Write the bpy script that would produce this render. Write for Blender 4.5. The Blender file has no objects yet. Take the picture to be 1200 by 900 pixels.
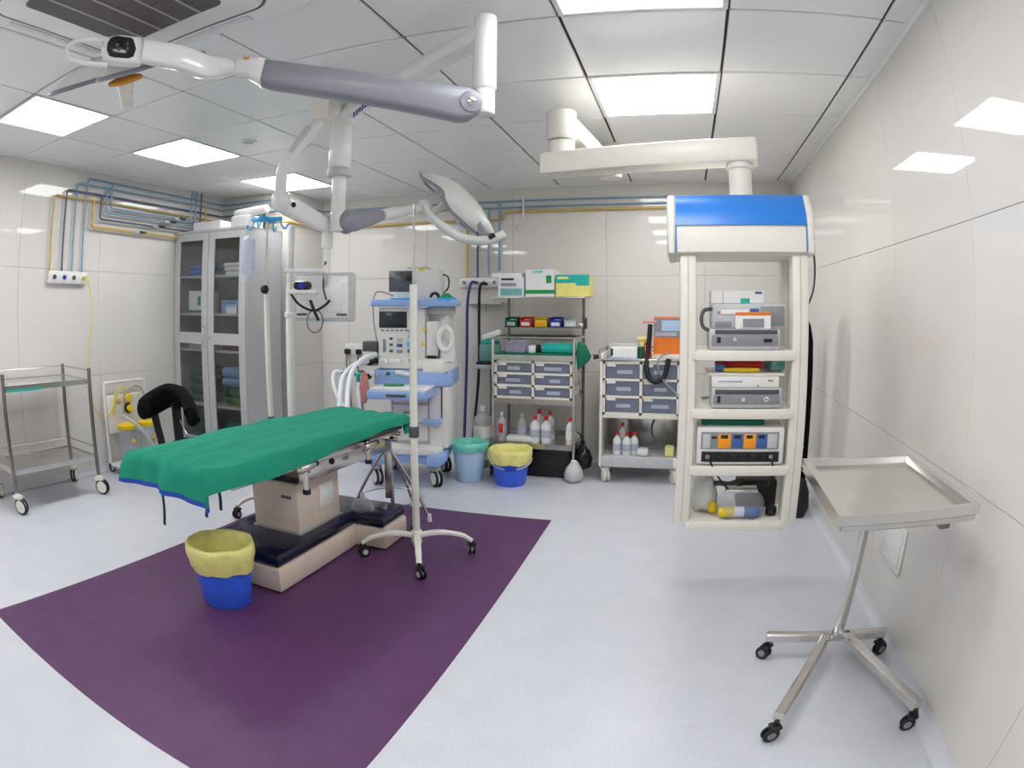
import bpy, bmesh, math, random
from mathutils import Vector, Matrix
random.seed(7)
sc = bpy.context.scene
COL = sc.collection
PI = math.pi

# ------------------------------------------------------------------ camera
# fisheye lens of the photograph: angle = k1 r + k2 r^2 + ... (r in units of 600 px), optical centre at (602.7, 355.5)
K = (0.84335, -0.04897, 0.02353, 0.04947)
YAW, PITCH, ROLL = 0.27006, 0.00766, 0.00279
CX, CY, CAMZ = 602.735, 355.465, 1.2854
cam_d = bpy.data.cameras.new('camera'); cam = bpy.data.objects.new('camera', cam_d); COL.objects.link(cam); sc.camera = cam
cam_d.type = 'PANO'
cam_d.panorama_type = 'FISHEYE_LENS_POLYNOMIAL'
cam_d.sensor_width = 36.0
cam_d.fisheye_fov = PI
cam_d.fisheye_polynomial_k0 = 0.0
cam_d.fisheye_polynomial_k1 = -K[0]/18.0
cam_d.fisheye_polynomial_k2 = -K[1]/18.0**2
cam_d.fisheye_polynomial_k3 = -K[2]/18.0**3
cam_d.fisheye_polynomial_k4 = -K[3]/18.0**4
cam_d.shift_x = -(CX-600)/1200*1.0
cam_d.shift_y = -(450-CY)/900
cam_d.clip_start = 0.02
CAMR = Matrix.Rotation(YAW, 3, 'Z') @ Matrix.Rotation(PITCH, 3, 'X') @ Matrix.Rotation(-ROLL, 3, 'Y')
cam.matrix_world = Matrix.Translation((0, 0, CAMZ)) @ (CAMR @ Matrix.Rotation(PI/2, 3, 'X')).to_4x4()

def ray(u, v):
    x = (u-CX)/600; y = (CY-v)/600; r = math.hypot(x, y)+1e-9
    th = K[0]*r+K[1]*r**2+K[2]*r**3+K[3]*r**4
    return CAMR @ Vector((math.sin(th)*x/r, math.cos(th), math.sin(th)*y/r))
def at(u, v, x=None, y=None, z=None, dist=None, near=None):
    """photo pixel + the plane / distance the thing is known to be at -> world point"""
    d = ray(u, v)
    if x is not None: t = x/d.x
    elif y is not None: t = y/d.y
    elif z is not None: t = (z-CAMZ)/d.z
    elif near is not None: t = math.hypot(near[0], near[1])/math.hypot(d.x, d.y)
    else: t = dist
    return d*t+Vector((0, 0, CAMZ))
RIGHT = CAMR @ Vector((1, 0, 0)); FWD = CAMR @ Vector((0, 1, 0)); UP = Vector((0, 0, 1))

# ------------------------------------------------------------------ world, exposure
w = bpy.data.worlds.new('world'); sc.world = w; w.use_nodes = True
w.node_tree.nodes['Background'].inputs[0].default_value = (0.8, 0.85, 0.9, 1)
w.node_tree.nodes['Background'].inputs[1].default_value = 0.2
sc.view_settings.view_transform = 'Standard'; sc.view_settings.look = 'None'
sc.view_settings.gamma = 1.0; sc.view_settings.use_curve_mapping = False
sc.view_settings.exposure = 0.0
LAMP = 12.3          # radiance of the ceiling light panels
try:
    sc.cycles.use_denoising = True
    sc.cycles.max_bounces = 10
    sc.cycles.transparent_max_bounces = 12
    sc.cycles.sample_clamp_indirect = 8
except Exception: pass

# ------------------------------------------------------------------ room
ROOM_H = 2.308; XL, XR, YB, YF = -4.10, 0.931, 5.0, -1.70

# ------------------------------------------------------------------ materials
def lin(c):
    return tuple((v/255/12.92 if v/255 <= .04045 else ((v/255+.055)/1.055)**2.4) for v in c)
MATS = {}
def mat(name, rgb, rough=.5, metal=0.0, var=.06, scale=30, bump=0.0, spec=.5, coat=0.0, trans=0.0, alpha=1.0, speck=None, bscale=None, emit=None):
    if name in MATS: return MATS[name]
    m = bpy.data.materials.new(name); m.use_nodes = True; nt = m.node_tree
    b = nt.nodes['Principled BSDF']; N = nt.nodes.new; Lk = nt.links.new
    c = lin(rgb)
    tc = N('ShaderNodeTexCoord'); no = N('ShaderNodeTexNoise'); no.inputs['Scale'].default_value = scale; no.inputs['Detail'].default_value = 3
    Lk(tc.outputs['Object'], no.inputs['Vector'])
    ra = N('ShaderNodeValToRGB'); Lk(no.outputs['Fac'], ra.inputs['Fac'])
    ra.color_ramp.elements[0].position = .3; ra.color_ramp.elements[1].position = .7
    ra.color_ramp.elements[0].color = (*[v*(1-var) for v in c], 1); ra.color_ramp.elements[1].color = (*[min(1, v*(1+var)) for v in c], 1)
    out = ra.outputs['Color']
    if speck:
        n2 = N('ShaderNodeTexNoise'); n2.inputs['Scale'].default_value = speck[1]; n2.inputs['Detail'].default_value = 2
        Lk(tc.outputs['Object'], n2.inputs['Vector'])
        r2 = N('ShaderNodeValToRGB'); r2.color_ramp.elements[0].position = speck[2]; r2.color_ramp.elements[1].position = speck[3]
        r2.color_ramp.elements[0].color = (0, 0, 0, 1); r2.color_ramp.elements[1].color = (speck[4],)*3+(1,)
        Lk(n2.outputs['Fac'], r2.inputs['Fac'])
        mx = N('ShaderNodeMix'); mx.data_type = 'RGBA'; Lk(r2.outputs['Color'], mx.inputs['Factor']); Lk(out, mx.inputs['A']); mx.inputs['B'].default_value = (*lin(speck[0]), 1)
        out = mx.outputs['Result']
    Lk(out, b.inputs['Base Color'])
    b.inputs['Roughness'].default_value = rough; b.inputs['Metallic'].default_value = metal
    b.inputs['Specular IOR Level'].default_value = spec; b.inputs['Coat Weight'].default_value = coat; b.inputs['Coat Roughness'].default_value = .05
    b.inputs['Transmission Weight'].default_value = trans; b.inputs['Alpha'].default_value = alpha
    if bump:
        n3 = N('ShaderNodeTexNoise'); n3.inputs['Scale'].default_value = bscale or scale*4; Lk(tc.outputs['Object'], n3.inputs['Vector'])
        bp = N('ShaderNodeBump'); bp.inputs['Strength'].default_value = bump; bp.inputs['Distance'].default_value = .01
        Lk(n3.outputs['Fac'], bp.inputs['Height']); Lk(bp.outputs['Normal'], b.inputs['Normal'])
    if emit:
        b.inputs['Emission Color'].default_value = (*lin(emit[0]), 1); b.inputs['Emission Strength'].default_value = emit[1]
    MATS[name] = m; return m
def glassy(name, tint, amount, rough=.03, milky=True):
    """thin clear sheet: mostly see-through with a fresnel reflection"""
    m = bpy.data.materials.new(name); m.use_nodes = True; nt = m.node_tree; nt.nodes.clear(); N = nt.nodes.new; Lk = nt.links.new
    o = N('ShaderNodeOutputMaterial'); t = N('ShaderNodeBsdfTransparent'); g = N('ShaderNodeBsdfPrincipled' if milky else 'ShaderNodeBsdfGlossy'); mx = N('ShaderNodeMixShader')
    t.inputs[0].default_value = (*lin(tint), 1); g.inputs['Roughness'].default_value = rough; g.inputs[0].default_value = (*lin(tint), 1)
    no = N('ShaderNodeTexNoise'); no.inputs['Scale'].default_value = 12
    mr = N('ShaderNodeMapRange'); mr.inputs['To Min'].default_value = amount*.8; mr.inputs['To Max'].default_value = amount*1.2
    Lk(no.outputs['Fac'], mr.inputs['Value']); Lk(mr.outputs['Result'], mx.inputs[0])
    Lk(t.outputs[0], mx.inputs[1]); Lk(g.outputs[0], mx.inputs[2]); Lk(mx.outputs[0], o.inputs[0]); MATS[name] = m; return m
mat('floor', (211, 213, 220), .32, var=.03, scale=6, speck=((165, 172, 186), 160, .55, .68, .45), spec=.45)
mat('mat_purple', (94, 56, 98), .42, var=.10, scale=9, speck=((64, 40, 80), 170, .52, .66, .55), spec=.4)
mat('wall_tile', (222, 218, 212), .035, var=.012, scale=2.5, spec=.5)
mat('grout', (196, 191, 184), .7)
mat('ceil_panel', (245, 245, 244), .24, var=.015, scale=3, spec=.5)
mat('ceil_gap', (62, 62, 62), .8)
mat('cove', (212, 214, 219), .4, var=.03)
mat('lamp_frame', (225, 225, 225), .4)
mat('diffuser', (255, 255, 255), .5, emit=((252, 253, 255), LAMP))
mat('white', (232, 230, 226), .35, var=.02)
mat('white_gloss', (236, 235, 232), .15, var=.02)
mat('cream', (233, 229, 218), .32, var=.02)
mat('cream_pole', (230, 228, 218), .3, var=.02)
mat('beige', (218, 203, 187), .4, var=.03)
mat('grey_arm', (142, 143, 152), .3, var=.03)
mat('grey_cab', (188, 188, 188), .38, var=.03)
mat('grey_mid', (140, 141, 145), .4)
mat('grey_dark', (78, 80, 86), .45)
mat('grey_light', (195, 196, 198), .35)
mat('black', (18, 18, 20), .5, var=.2)
mat('black_pad', (10, 10, 11), .8, var=.25, bump=.2, spec=.12)
mat('black_gloss', (12, 12, 16), .12)
mat('rubber', (35, 35, 38), .7)
mat('steel', (212, 209, 204), .24, 1.0, var=.05, scale=14)
mat('steel_dark', (128, 122, 120), .3, 1.0, var=.08, scale=14)
mat('steel_brushed', (222, 220, 216), .20, 1.0, var=.04, scale=10)
mat('chrome', (225, 225, 225), .08, 1.0, var=.02)
mat('navy', (18, 20, 48), .22, var=.12, coat=.3)
mat('drape', (38, 148, 120), .85, var=.03, scale=40, bump=.12, bscale=240, spec=.2)
mat('drape_hem', (32, 72, 170), .8, var=.1, bump=.1)
mat('strap', (44, 48, 62), .8)
mat('blue_bucket', (56, 102, 232), .38, var=.05)
mat('liner_yellow', (236, 230, 142), .45, var=.10, scale=14, bump=.25, bscale=30)
mat('bin_blue', (176, 205, 232), .4, var=.04)
mat('liner_teal', (120, 212, 196), .4, var=.12, scale=12, bump=.3, bscale=40)
mat('panel_blue', (40, 125, 215), .3, var=.02)
mat('machine_blue', (154, 184, 238), .3, var=.03)
mat('cyan', (60, 178, 240), .35)
mat('teal', (20, 178, 165), .5, var=.06)
mat('teal_clear', (120, 185, 180), .3, var=.1)
mat('green', (16, 150, 70), .5)
mat('green_cloth', (16, 112, 84), .85, var=.1)
mat('green_dark', (12, 88, 66), .8, var=.1)
mat('red', (218, 40, 36), .4)
mat('orange', (232, 122, 36), .4)
mat('orange_lamp', (215, 140, 30), .35)
mat('amber', (255, 160, 10), .4)
mat('yellow', (240, 205, 20), .4)
mat('yellow_pale', (235, 226, 130), .5, var=.05)
mat('blue_key', (62, 98, 165), .4)
mat('blue_bin', (22, 40, 170), .35)
mat('lilac', (160, 152, 176), .6, var=.08)
mat('drawer_grey', (112, 118, 138), .3, var=.05)
mat('print_pale', (178, 182, 198), .5)
mat('pipe_yellow', (198, 168, 94), .4, var=.05)
mat('pipe_navy', (80, 88, 118), .4, var=.05)
mat('pipe_blue', (126, 160, 182), .4, var=.05)
mat('hose_yellow', (232, 214, 110), .5)
mat('hose_navy', (62, 66, 130), .5)
mat('hose_white', (232, 234, 238), .35, var=.05)
mat('screen', (46, 48, 52), .2, var=.1)
mat('screen_lit', (92, 94, 100), .2, var=.12)
mat('cloth_blue', (86, 130, 205), .85, var=.12, bump=.2)
mat('cloth_pale', (120, 160, 205), .85, var=.2, bump=.2)
mat('cloth_white', (225, 225, 222), .85, var=.05, bump=.2)
mat('cloth_red', (150, 40, 60), .85, var=.2, bump=.2)
mat('carton', (238, 238, 236), .55, var=.02)
mat('skin_pink', (226, 150, 140), .5)
mat('purple_print', (92, 84, 150), .5)
mat('bottle', (226, 228, 230), .25, var=.05)
mat('cab_inside', (160, 160, 160), .6)
mat('groove', (208, 203, 190), .4)
mat('cream_dark', (190, 186, 176), .4)
mat('plate_white', (235, 235, 232), .3)
glassy('glass_dark', (236, 237, 238), .07, .02, False)
glassy('plastic_clear', (240, 243, 247), .16, .18)
glassy('bag_clear', (232, 236, 246), .42, .25)
glassy('jug_clear', (232, 230, 232), .5, .3)
glassy('plastic_teal', (170, 225, 220), .35, .15)

# ------------------------------------------------------------------ builders
WM = {}
def thing(name, label, cat, loc=(0, 0, 0), rz=0.0, group=None):
    o = bpy.data.objects.new(name, None); COL.objects.link(o); o.empty_display_size = .1
    o.location = loc; o.rotation_euler = (0, 0, rz); o['label'] = label; o['category'] = cat
    if group: o['group'] = group
    WM[o] = Matrix.Translation(loc) @ Matrix.Rotation(rz, 4, 'Z'); return o
def tag(o, label, cat, group=None):
    o['label'] = label; o['category'] = cat
    if group: o['group'] = group
    return o
def V(*a): return Vector(a)
class MB:
    """collects shapes (world coordinates) into one mesh"""
    def __init__(s): s.bm = bmesh.new()
    def _add(s, t):
        me = bpy.data.meshes.new('t'); t.to_mesh(me); t.free(); s.bm.from_mesh(me); bpy.data.meshes.remove(me); return s
    def box(s, c, d, bev=0.0, rot=None, seg=2):
        t = bmesh.new(); bmesh.ops.create_cube(t, size=1.0)
        bmesh.ops.scale(t, vec=Vector(d), verts=t.verts)
        if bev: bmesh.ops.bevel(t, geom=list(t.edges), offset=min(bev, min(d)*.49), segments=seg, affect='EDGES', profile=.5, clamp_overlap=True)
        M = Matrix.Translation(Vector(c))
        if rot is not None: M = M @ rot.to_4x4()
        bmesh.ops.transform(t, matrix=M, verts=t.verts); return s._add(t)
    def bx(s, x0, x1, y0, y1, z0, z1, bev=0.0, seg=2):
        return s.box(((x0+x1)/2, (y0+y1)/2, (z0+z1)/2), (abs(x1-x0), abs(y1-y0), abs(z1-z0)), bev, None, seg)
    def cyl(s, a, b, r, r2=None, seg=16, bev=0.0):
        a = Vector(a); b = Vector(b); t = bmesh.new(); d = b-a
        bmesh.ops.create_cone(t, cap_ends=True, segments=seg, radius1=r, radius2=r if r2 is None else r2, depth=d.length)
        if bev:
            ed = [e for e in t.edges if abs(e.verts[0].co.z-e.verts[1].co.z) < 1e-6]
            bmesh.ops.bevel(t, geom=ed, offset=bev, segments=2, affect='EDGES', profile=.5)
        q = Vector((0, 0, 1)).rotation_difference(d.normalized())
        bmesh.ops.transform(t, matrix=Matrix.Translation((a+b)/2) @ q.to_matrix().to_4x4(), verts=t.verts); return s._add(t)
    def tube(s, pts, r, seg=10, closed=False, flat=None):
        """round (or flat = (w, h)) tube along a polyline; r may be a list"""
        pts = [Vector(p) for p in pts]; n = len(pts); t = bmesh.new(); rings = []; prev = None
        for i, p in enumerate(pts):
            a = pts[(i-1) % n] if (closed or i > 0) else p; b = pts[(i+1) % n] if (closed or i < n-1) else p
            d = (b-a).normalized() if (b-a).length > 1e-9 else Vector((0, 0, 1))
            if prev is None:
                u = d.cross(Vector((0, 0, 1)));
                if u.length < 1e-3: u = d.cross(Vector((1, 0, 0)))
                u.normalize()
            else:
                u = (prev-d*prev.dot(d));
                u = u.normalized() if u.length > 1e-6 else d.orthogonal().normalized()
            prev = u; v = d.cross(u); rr = r[i] if isinstance(r, (list, tuple)) else r
            ring = []
            for k in range(seg):
                an = 2*PI*k/seg+PI/seg
                if flat: ca, sa = math.cos(an), math.sin(an); f = lambda q: math.copysign(abs(q)**.5, q); off = u*f(ca)*flat[0]*rr+v*f(sa)*flat[1]*rr
                else: off = (u*math.cos(an)+v*math.sin(an))*rr
                ring.append(t.verts.new(p+off))
            rings.append(ring)
        for i in range(n if closed else n-1):
            A, B = rings[i], rings[(i+1) % n]
            for k in range(seg): t.faces.new((A[k], A[(k+1) % seg], B[(k+1) % seg], B[k]))
        if not closed: t.faces.new(rings[0][::-1]); t.faces.new(rings[-1])
        bmesh.ops.recalc_face_normals(t, faces=t.faces); return s._add(t)
    def lathe(s, prof, o=(0, 0, 0), seg=24, wob=None, M=None, capb=True, capt=False):
        """profile of (r, z); wob(k, i) -> (dr, dz)"""
        t = bmesh.new(); o = Vector(o); R = []
        for i, (r, z) in enumerate(prof):
            ring = []
            for k in range(seg):
                dr, dz = wob(2*PI*k/seg, i) if wob else (0, 0)
                p = Vector(((r+dr)*math.cos(2*PI*k/seg), (r+dr)*math.sin(2*PI*k/seg), z+dz))
                if M is not None: p = M @ p
                ring.append(t.verts.new(o+p))
            R.append(ring)
        for i in range(len(R)-1):
            for k in range(seg): t.faces.new((R[i][k], R[i][(k+1) % seg], R[i+1][(k+1) % seg], R[i+1][k]))
        if capb: t.faces.new(R[0][::-1])
        if capt: t.faces.new(R[-1])
        bmesh.ops.recalc_face_normals(t, faces=t.faces)
        return s._add(t)
    def slab(s, pts, n, th, bev=0.0):
        """outline of world points, extruded symmetrically along n"""
        t = bmesh.new(); n = Vector(n).normalized()
        a = [t.verts.new(Vector(p)-n*th/2) for p in pts]; b = [t.verts.new(Vector(p)+n*th/2) for p in pts]; k = len(pts)
        t.faces.new(a[::-1]); t.faces.new(b)
        for i in range(k): t.faces.new((a[i], a[(i+1) % k], b[(i+1) % k], b[i]))
        bmesh.ops.recalc_face_normals(t, faces=t.faces)
        if bev:
            fs = [e for e in t.edges if not (abs((e.verts[0].co-e.verts[1].co).normalized().dot(n)) > .99)]
            bmesh.ops.bevel(t, geom=fs, offset=bev, segments=2, affect='EDGES', profile=.5, clamp_overlap=True)
        return s._add(t)
    def grid(s, P, th=0.0):
        """surface from rows of points, optionally with thickness"""
        t = bmesh.new(); G = [[t.verts.new(Vector(p)) for p in row] for row in P]
        for i in range(len(G)-1):
            for k in range(len(G[0])-1): t.faces.new((G[i][k], G[i][k+1], G[i+1][k+1], G[i+1][k]))
        if th:
            bmesh.ops.recalc_face_normals(t, faces=t.faces)
            bmesh.ops.solidify(t, geom=list(t.faces), thickness=th)
        return s._add(t)
    def ball(s, c, r, seg=16, rings=10, M=None):
        t = bmesh.new(); bmesh.ops.create_uvsphere(t, u_segments=seg, v_segments=rings, radius=1.0)
        r = (r, r, r) if not isinstance(r, (tuple, list)) else r
        Mx = Matrix.Translation(Vector(c)) @ (M.to_4x4() if M is not None else Matrix()) @ Matrix.Diagonal((*r, 1))
        bmesh.ops.transform(t, matrix=Mx, verts=t.verts); return s._add(t)
    def build(s, name, m, parent=None, label=None, smooth=35, kind=None):
        me = bpy.data.meshes.new(name); W = None
        if parent is not None:
            W = WM[parent]; s.bm.transform(W.inverted())
        s.bm.to_mesh(me); s.bm.free()
        if smooth:
            me.polygons.foreach_set('use_smooth', [True]*len(me.polygons)); me.set_sharp_from_angle(angle=math.radians(smooth))
        me.materials.append(MATS[m]); o = bpy.data.objects.new(name, me); COL.objects.link(o)
        if parent is not None: o.parent = parent; WM[o] = W
        else: WM[o] = Matrix()
        if label: o['label'] = label
        if kind: o['kind'] = kind
        return o
    def solo(s, name, m, label, cat, group=None, smooth=35):
        """a thing that is one mesh; origin moved to its base"""
        vs = [v.co for v in s.bm.verts]; o0 = Vector(((min(v.x for v in vs)+max(v.x for v in vs))/2, (min(v.y for v in vs)+max(v.y for v in vs))/2, min(v.z for v in vs)))
        s.bm.transform(Matrix.Translation(-o0)); o = s.build(name, m, None, None, smooth); o.location = o0; WM[o] = Matrix.Translation(o0)
        return tag(o, label, cat, group)
def copy_tree(o, loc, rz=None, label=None, group=None, parent=None):
    c = o.copy(); COL.objects.link(c); c.parent = parent
    if parent is None:
        c.location = loc
        if rz is not None: c.rotation_euler = (0, 0, rz)
        if label: c['label'] = label
        if group: c['group'] = group
        WM[c] = Matrix.Translation(Vector(loc)) @ Matrix.Rotation(c.rotation_euler.z, 4, 'Z')
    for ch in [x for x in KIDS.get(o, [])]: copy_tree(ch, None, parent=c)
    return c
KIDS = {}
_old = MB.build
def _b(s, name, m, parent=None, label=None, smooth=35, kind=None):
    o = _old(s, name, m, parent, label, smooth, kind)
    if parent is not None: KIDS.setdefault(parent, []).append(o)
    return o
MB.build = _b
def bez(p0, p1, p2, p3, n=14):
    p0, p1, p2, p3 = map(Vector, (p0, p1, p2, p3))
    return [p0*(1-t)**3+p1*3*t*(1-t)**2+p2*3*t*t*(1-t)+p3*t**3 for t in [i/n for i in range(n+1)]]
def smoothpath(P, n=6):
    """Catmull-Rom through points"""
    P = [Vector(p) for p in P]; Q = [P[0]*2-P[1]]+P+[P[-1]*2-P[-2]]; out = []
    for i in range(1, len(Q)-2):
        for k in range(n):
            t = k/n; a, b, c, d = Q[i-1:i+3]
            out.append(.5*((2*b)+(c-a)*t+(2*a-5*b+4*c-d)*t*t+(3*b-a-3*c+d)*t**3))
    out.append(P[-1]); return out
def bendpath(P, r=.03, n=4):
    """polyline with rounded corners"""
    P = [Vector(p) for p in P]; out = [P[0]]
    for i in range(1, len(P)-1):
        a = (P[i-1]-P[i]); b = (P[i+1]-P[i]); k = min(r, a.length*.45, b.length*.45); a = P[i]+a.normalized()*k; b = P[i]+b.normalized()*k
        for j in range(n+1):
            t = j/n; out.append(a*(1-t)**2+P[i]*2*t*(1-t)+b*t*t)
    out.append(P[-1]); return out
def caster(parent, p, r=.035, ang=0.0, fork='black', wheel='black', hub='grey_light', top=None, w=.022, hr=.5):
    """swivel caster standing on the floor under p; top = z of the stem's upper end"""
    x, y = p[0], p[1]; d = Vector((math.cos(ang), math.sin(ang), 0)); n = Vector((-d.y, d.x, 0)); c = Vector((x, y, r))+d*r*.35
    top = top or 2.6*r
    k = MB(); k.cyl(c-n*w*.75, c-n*w*.25, r, bev=r*.15); k.cyl(c+n*w*.25, c+n*w*.75, r, bev=r*.15); wh = k.build('caster_wheel', wheel, parent)
    k = MB(); k.cyl(c-n*w*.8, c+n*w*.8, r*hr); k.build('hub', hub, wh)
    k = MB(); k.box(Vector((x, y, 2.05*r)), (r*1.3, w*2.0, r*.5), r*.2, Matrix.Rotation(ang, 3, 'Z'))
    k.box(c+Vector((0, 0, r*.6))-n*0, (r*.7, w*.42, r*1.5), r*.1, Matrix.Rotation(ang, 3, 'Z'))
    k.cyl((x, y, 2*r), (x, y, top), r*.32); k.build('caster_fork', fork, parent)

# ================================================================== STRUCTURE
def struct(o): o['kind'] = 'structure'; return o
k = MB(); k.bx(XL, XR, YF, YB, -.1, 0); floor = struct(k.build('floor', 'floor', smooth=0))
k = MB(); k.bx(-2.475, -.735, .79, 3.51, -.004, .002); struct(k.build('floor_inlay', 'mat_purple', smooth=0))['label'] = 'purple vinyl rectangle let into the pale floor under the operating table'
TH = .012
def wall(name, axis, pos, inward, a0, a1, joints, zj, skip=None):
    """wall slab plus its single glazed tiles as child pieces"""
    k = MB(); th = .1
    if axis == 'x': k.bx(pos-inward*th, pos-inward*TH, a0-.1, a1+.1, -.1, ROOM_H+.1)
    else: k.bx(a0-.1, a1+.1, pos-inward*th, pos-inward*TH, -.1, ROOM_H+.1)
    o = struct(k.build(name, 'grout', smooth=0))
    js = [a0]+[j for j in joints if a0+.02 < j < a1-.02]+[a1]; g = .0017
    for i in range(len(js)-1):
        for r in range(len(zj)-1):
            k = MB(); b0, b1, z0, z1 = js[i]+g/2, js[i+1]-g/2, zj[r]+g/2, zj[r+1]-g/2
            if axis == 'x': k.bx(pos-inward*TH, pos, b0, b1, z0, z1, .0012, 1)
            else: k.bx(b0, b1, pos-inward*TH, pos, z0, z1, .0012, 1)
            k.build('wall_tile', 'wall_tile', o, smooth=0)
    return o
ZJ = [0.0, .7586, 1.549, ROOM_H]
wall('wall_left', 'x', XL, 1, YF, YB, [2.0495+.838*i for i in range(-5, 4)], ZJ)
wall('wall_right', 'x', XR, -1, YF, YB, [1.7116+.8*i for i in range(-5, 6)], ZJ)
wall('wall_back', 'y', YB, -1, XL, XR, [-.60+.797*i for i in range(-6, 3)], ZJ)
wall('wall_front', 'y', YF, 1, XL, XR, [-.60+.797*i for i in range(-6, 3)], ZJ)
# boxed-in duct in the far left corner: front face and side face, tiled as the walls are
BX, BY = -3.29, 4.42
k = MB(); k.bx(XL, BX-TH, BY+TH, YB, 0, ROOM_H); dk = struct(k.build('wall_duct', 'grout', smooth=0)); dk['label'] = 'tiled boxed-in duct filling the far left corner behind the cabinet'
for r in range(3):
    k = MB(); k.bx(XL+.002, BX, BY, BY+TH, ZJ[r]+.0011, ZJ[r+1]-.0011, .0012, 1); k.build('wall_tile', 'wall_tile', dk, smooth=0)
    k = MB(); k.bx(BX-TH, BX, BY+TH+.001, YB-.002, ZJ[r]+.0011, ZJ[r+1]-.0011, .0012, 1); k.build('wall_tile', 'wall_tile', dk, smooth=0)
# coved skirting
def cove(name, p, d, n):
    k = MB(); P = []
    for q in (Vector(p), Vector(p)+Vector(d)):
        row = [q+Vector(n)*.0005+Vector((0, 0, .05))]+[q+Vector(n)*(.003+.04-.04*math.sin(a))+Vector((0, 0, .0425-.04*math.cos(a))) for a in [PI/2*(1-j/6) for j in range(7)]]
        P.append(row)
    k.grid(P); struct(k.build(name, 'cove'))
cove('baseboard_right', (XR, YF, 0), (0, YB-YF, 0), (-1, 0, 0)); cove('baseboard_left', (XL, YF, 0), (0, BY-YF, 0), (1, 0, 0))
cove('baseboard_back', (BX, YB, 0), (XR-BX, 0, 0), (0, -1, 0)); cove('baseboard_front', (XL, YF, 0), (XR-XL, 0, 0), (0, 1, 0))
# ceiling: backing plus single metal panels
k = MB(); k.bx(XL-.1, XR+.1, YF-.1, YB+.1, ROOM_H+.016, ROOM_H+.12); ceil = struct(k.build('ceiling', 'ceil_gap', smooth=0))
GX = [XL, -3.985]+[.815+.6*c for c in range(-7, 1)]+[XR]; GY = [1.963+.6112*r for r in range(-6, 5)]+[YB]
GY[0] = YF
LIGHTS = {}
for r in (-5, -3, -1, 1, 3):  # unseen rows behind the camera are added to help light the room
    LIGHTS[(-7, r)] = 1; LIGHTS[(-2, r)] = 1
pan = {}
def colx(c): return .815+.6*c
for i in range(len(GX)-1):
    for j in range(len(GY)-1):
        x0, x1, y0, y1 = GX[i], GX[i+1], GY[j], GY[j+1]
        if any(abs(x0-colx(c)) < .01 and abs(y0-(1.963+.6112*r)) < .05 for c, r in LIGHTS): continue
        sx, sy = round(x1-x0, 4), round(y1-y0, 4)
        if (sx, sy) not in pan:
            k = MB(); g = .012; k.bx(-sx/2+g/2, sx/2-g/2, -sy/2+g/2, sy/2-g/2, 0, .016, .004, 1)
            o = k.build('ceiling_panel', 'ceil_panel', ceil, smooth=0); pan[(sx, sy)] = o
        else:
            o = pan[(sx, sy)].copy(); COL.objects.link(o); o.parent = ceil
        o.location = ((x0+x1)/2, (y0+y1)/2, ROOM_H)
# wall angle trim round the ceiling
k = MB(); k.bx(XR-.025, XR, YF, YB, ROOM_H-.003, ROOM_H+.012); k.bx(XR-.006, XR, YF, YB, ROOM_H-.022, ROOM_H); struct(k.build('trim_1', 'ceil_panel', smooth=0))
k = MB(); k.bx(XL, XL+.025, YF, YB, ROOM_H-.003, ROOM_H+.012); struct(k.build('trim_2', 'ceil_panel', smooth=0))
k = MB(); k.bx(XL, XR, YB-.025, YB, ROOM_H-.003, ROOM_H+.012); struct(k.build('trim_3', 'ceil_panel', smooth=0))
# light panels
LL = {(-7, -1): 'square ceiling light nearest the display of the surgical lamp, left row', (-7, 1): 'middle square ceiling light of the left row', (-7, 3): 'far square ceiling light of the left row, above the steel cabinet',
      (-2, -1): 'square ceiling light at the top edge of the photo, right row', (-2, 1): 'square ceiling light above the beam of the equipment pendant',
      (-2, 3): 'square ceiling light half hidden behind the beam of the equipment pendant'}
for (c, r) in LIGHTS:
    x0 = colx(c); y0 = 1.963+.6112*r; cx, cy = x0+.3, y0+.3056; near = r < -1
    t = thing('ceiling_light', LL.get((c, r), 'added square ceiling light, unseen behind the camera, '+('left' if c < -4 else 'right')+' row, '+('nearer' if r == -3 else 'farther')), 'ceiling light', (cx, cy, ROOM_H), 0, 'ceiling lights' if not near else 'added ceiling lights behind the camera')
    k = MB()
    for sx in (-1, 1):
        k.bx(cx+sx*.287-.011, cx+sx*.287+.011, cy-.298, cy+.298, ROOM_H-.004, ROOM_H+.016, .003, 1)
        k.bx(cx-.277, cx+.277, cy+sx*.290-.011, cy+sx*.290+.011, ROOM_H-.004, ROOM_H+.016, .003, 1)
    k.build('light_frame', 'lamp_frame', t, smooth=0)
    k = MB(); k.bx(cx-.277, cx+.277, cy-.280, cy+.280, ROOM_H+.002, ROOM_H+.012); k.build('diffuser', 'diffuser', t, smooth=0)

# small round smoke detector in the ceiling
p = at(292, 165, z=ROOM_H)
t = thing('smoke_detector', 'small round detector on the ceiling between the left row of lights and the lamp arms', 'smoke detector', p)
k = MB(); k.lathe([(.045, -.012), (.05, -.004), (.05, 0)], p, 20); k.build('detector_base', 'white', t)
k = MB(); k.lathe([(.02, -.02), (.03, -.016), (.034, -.012)], p, 16); k.build('sensor', 'grey_light', t)

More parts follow.
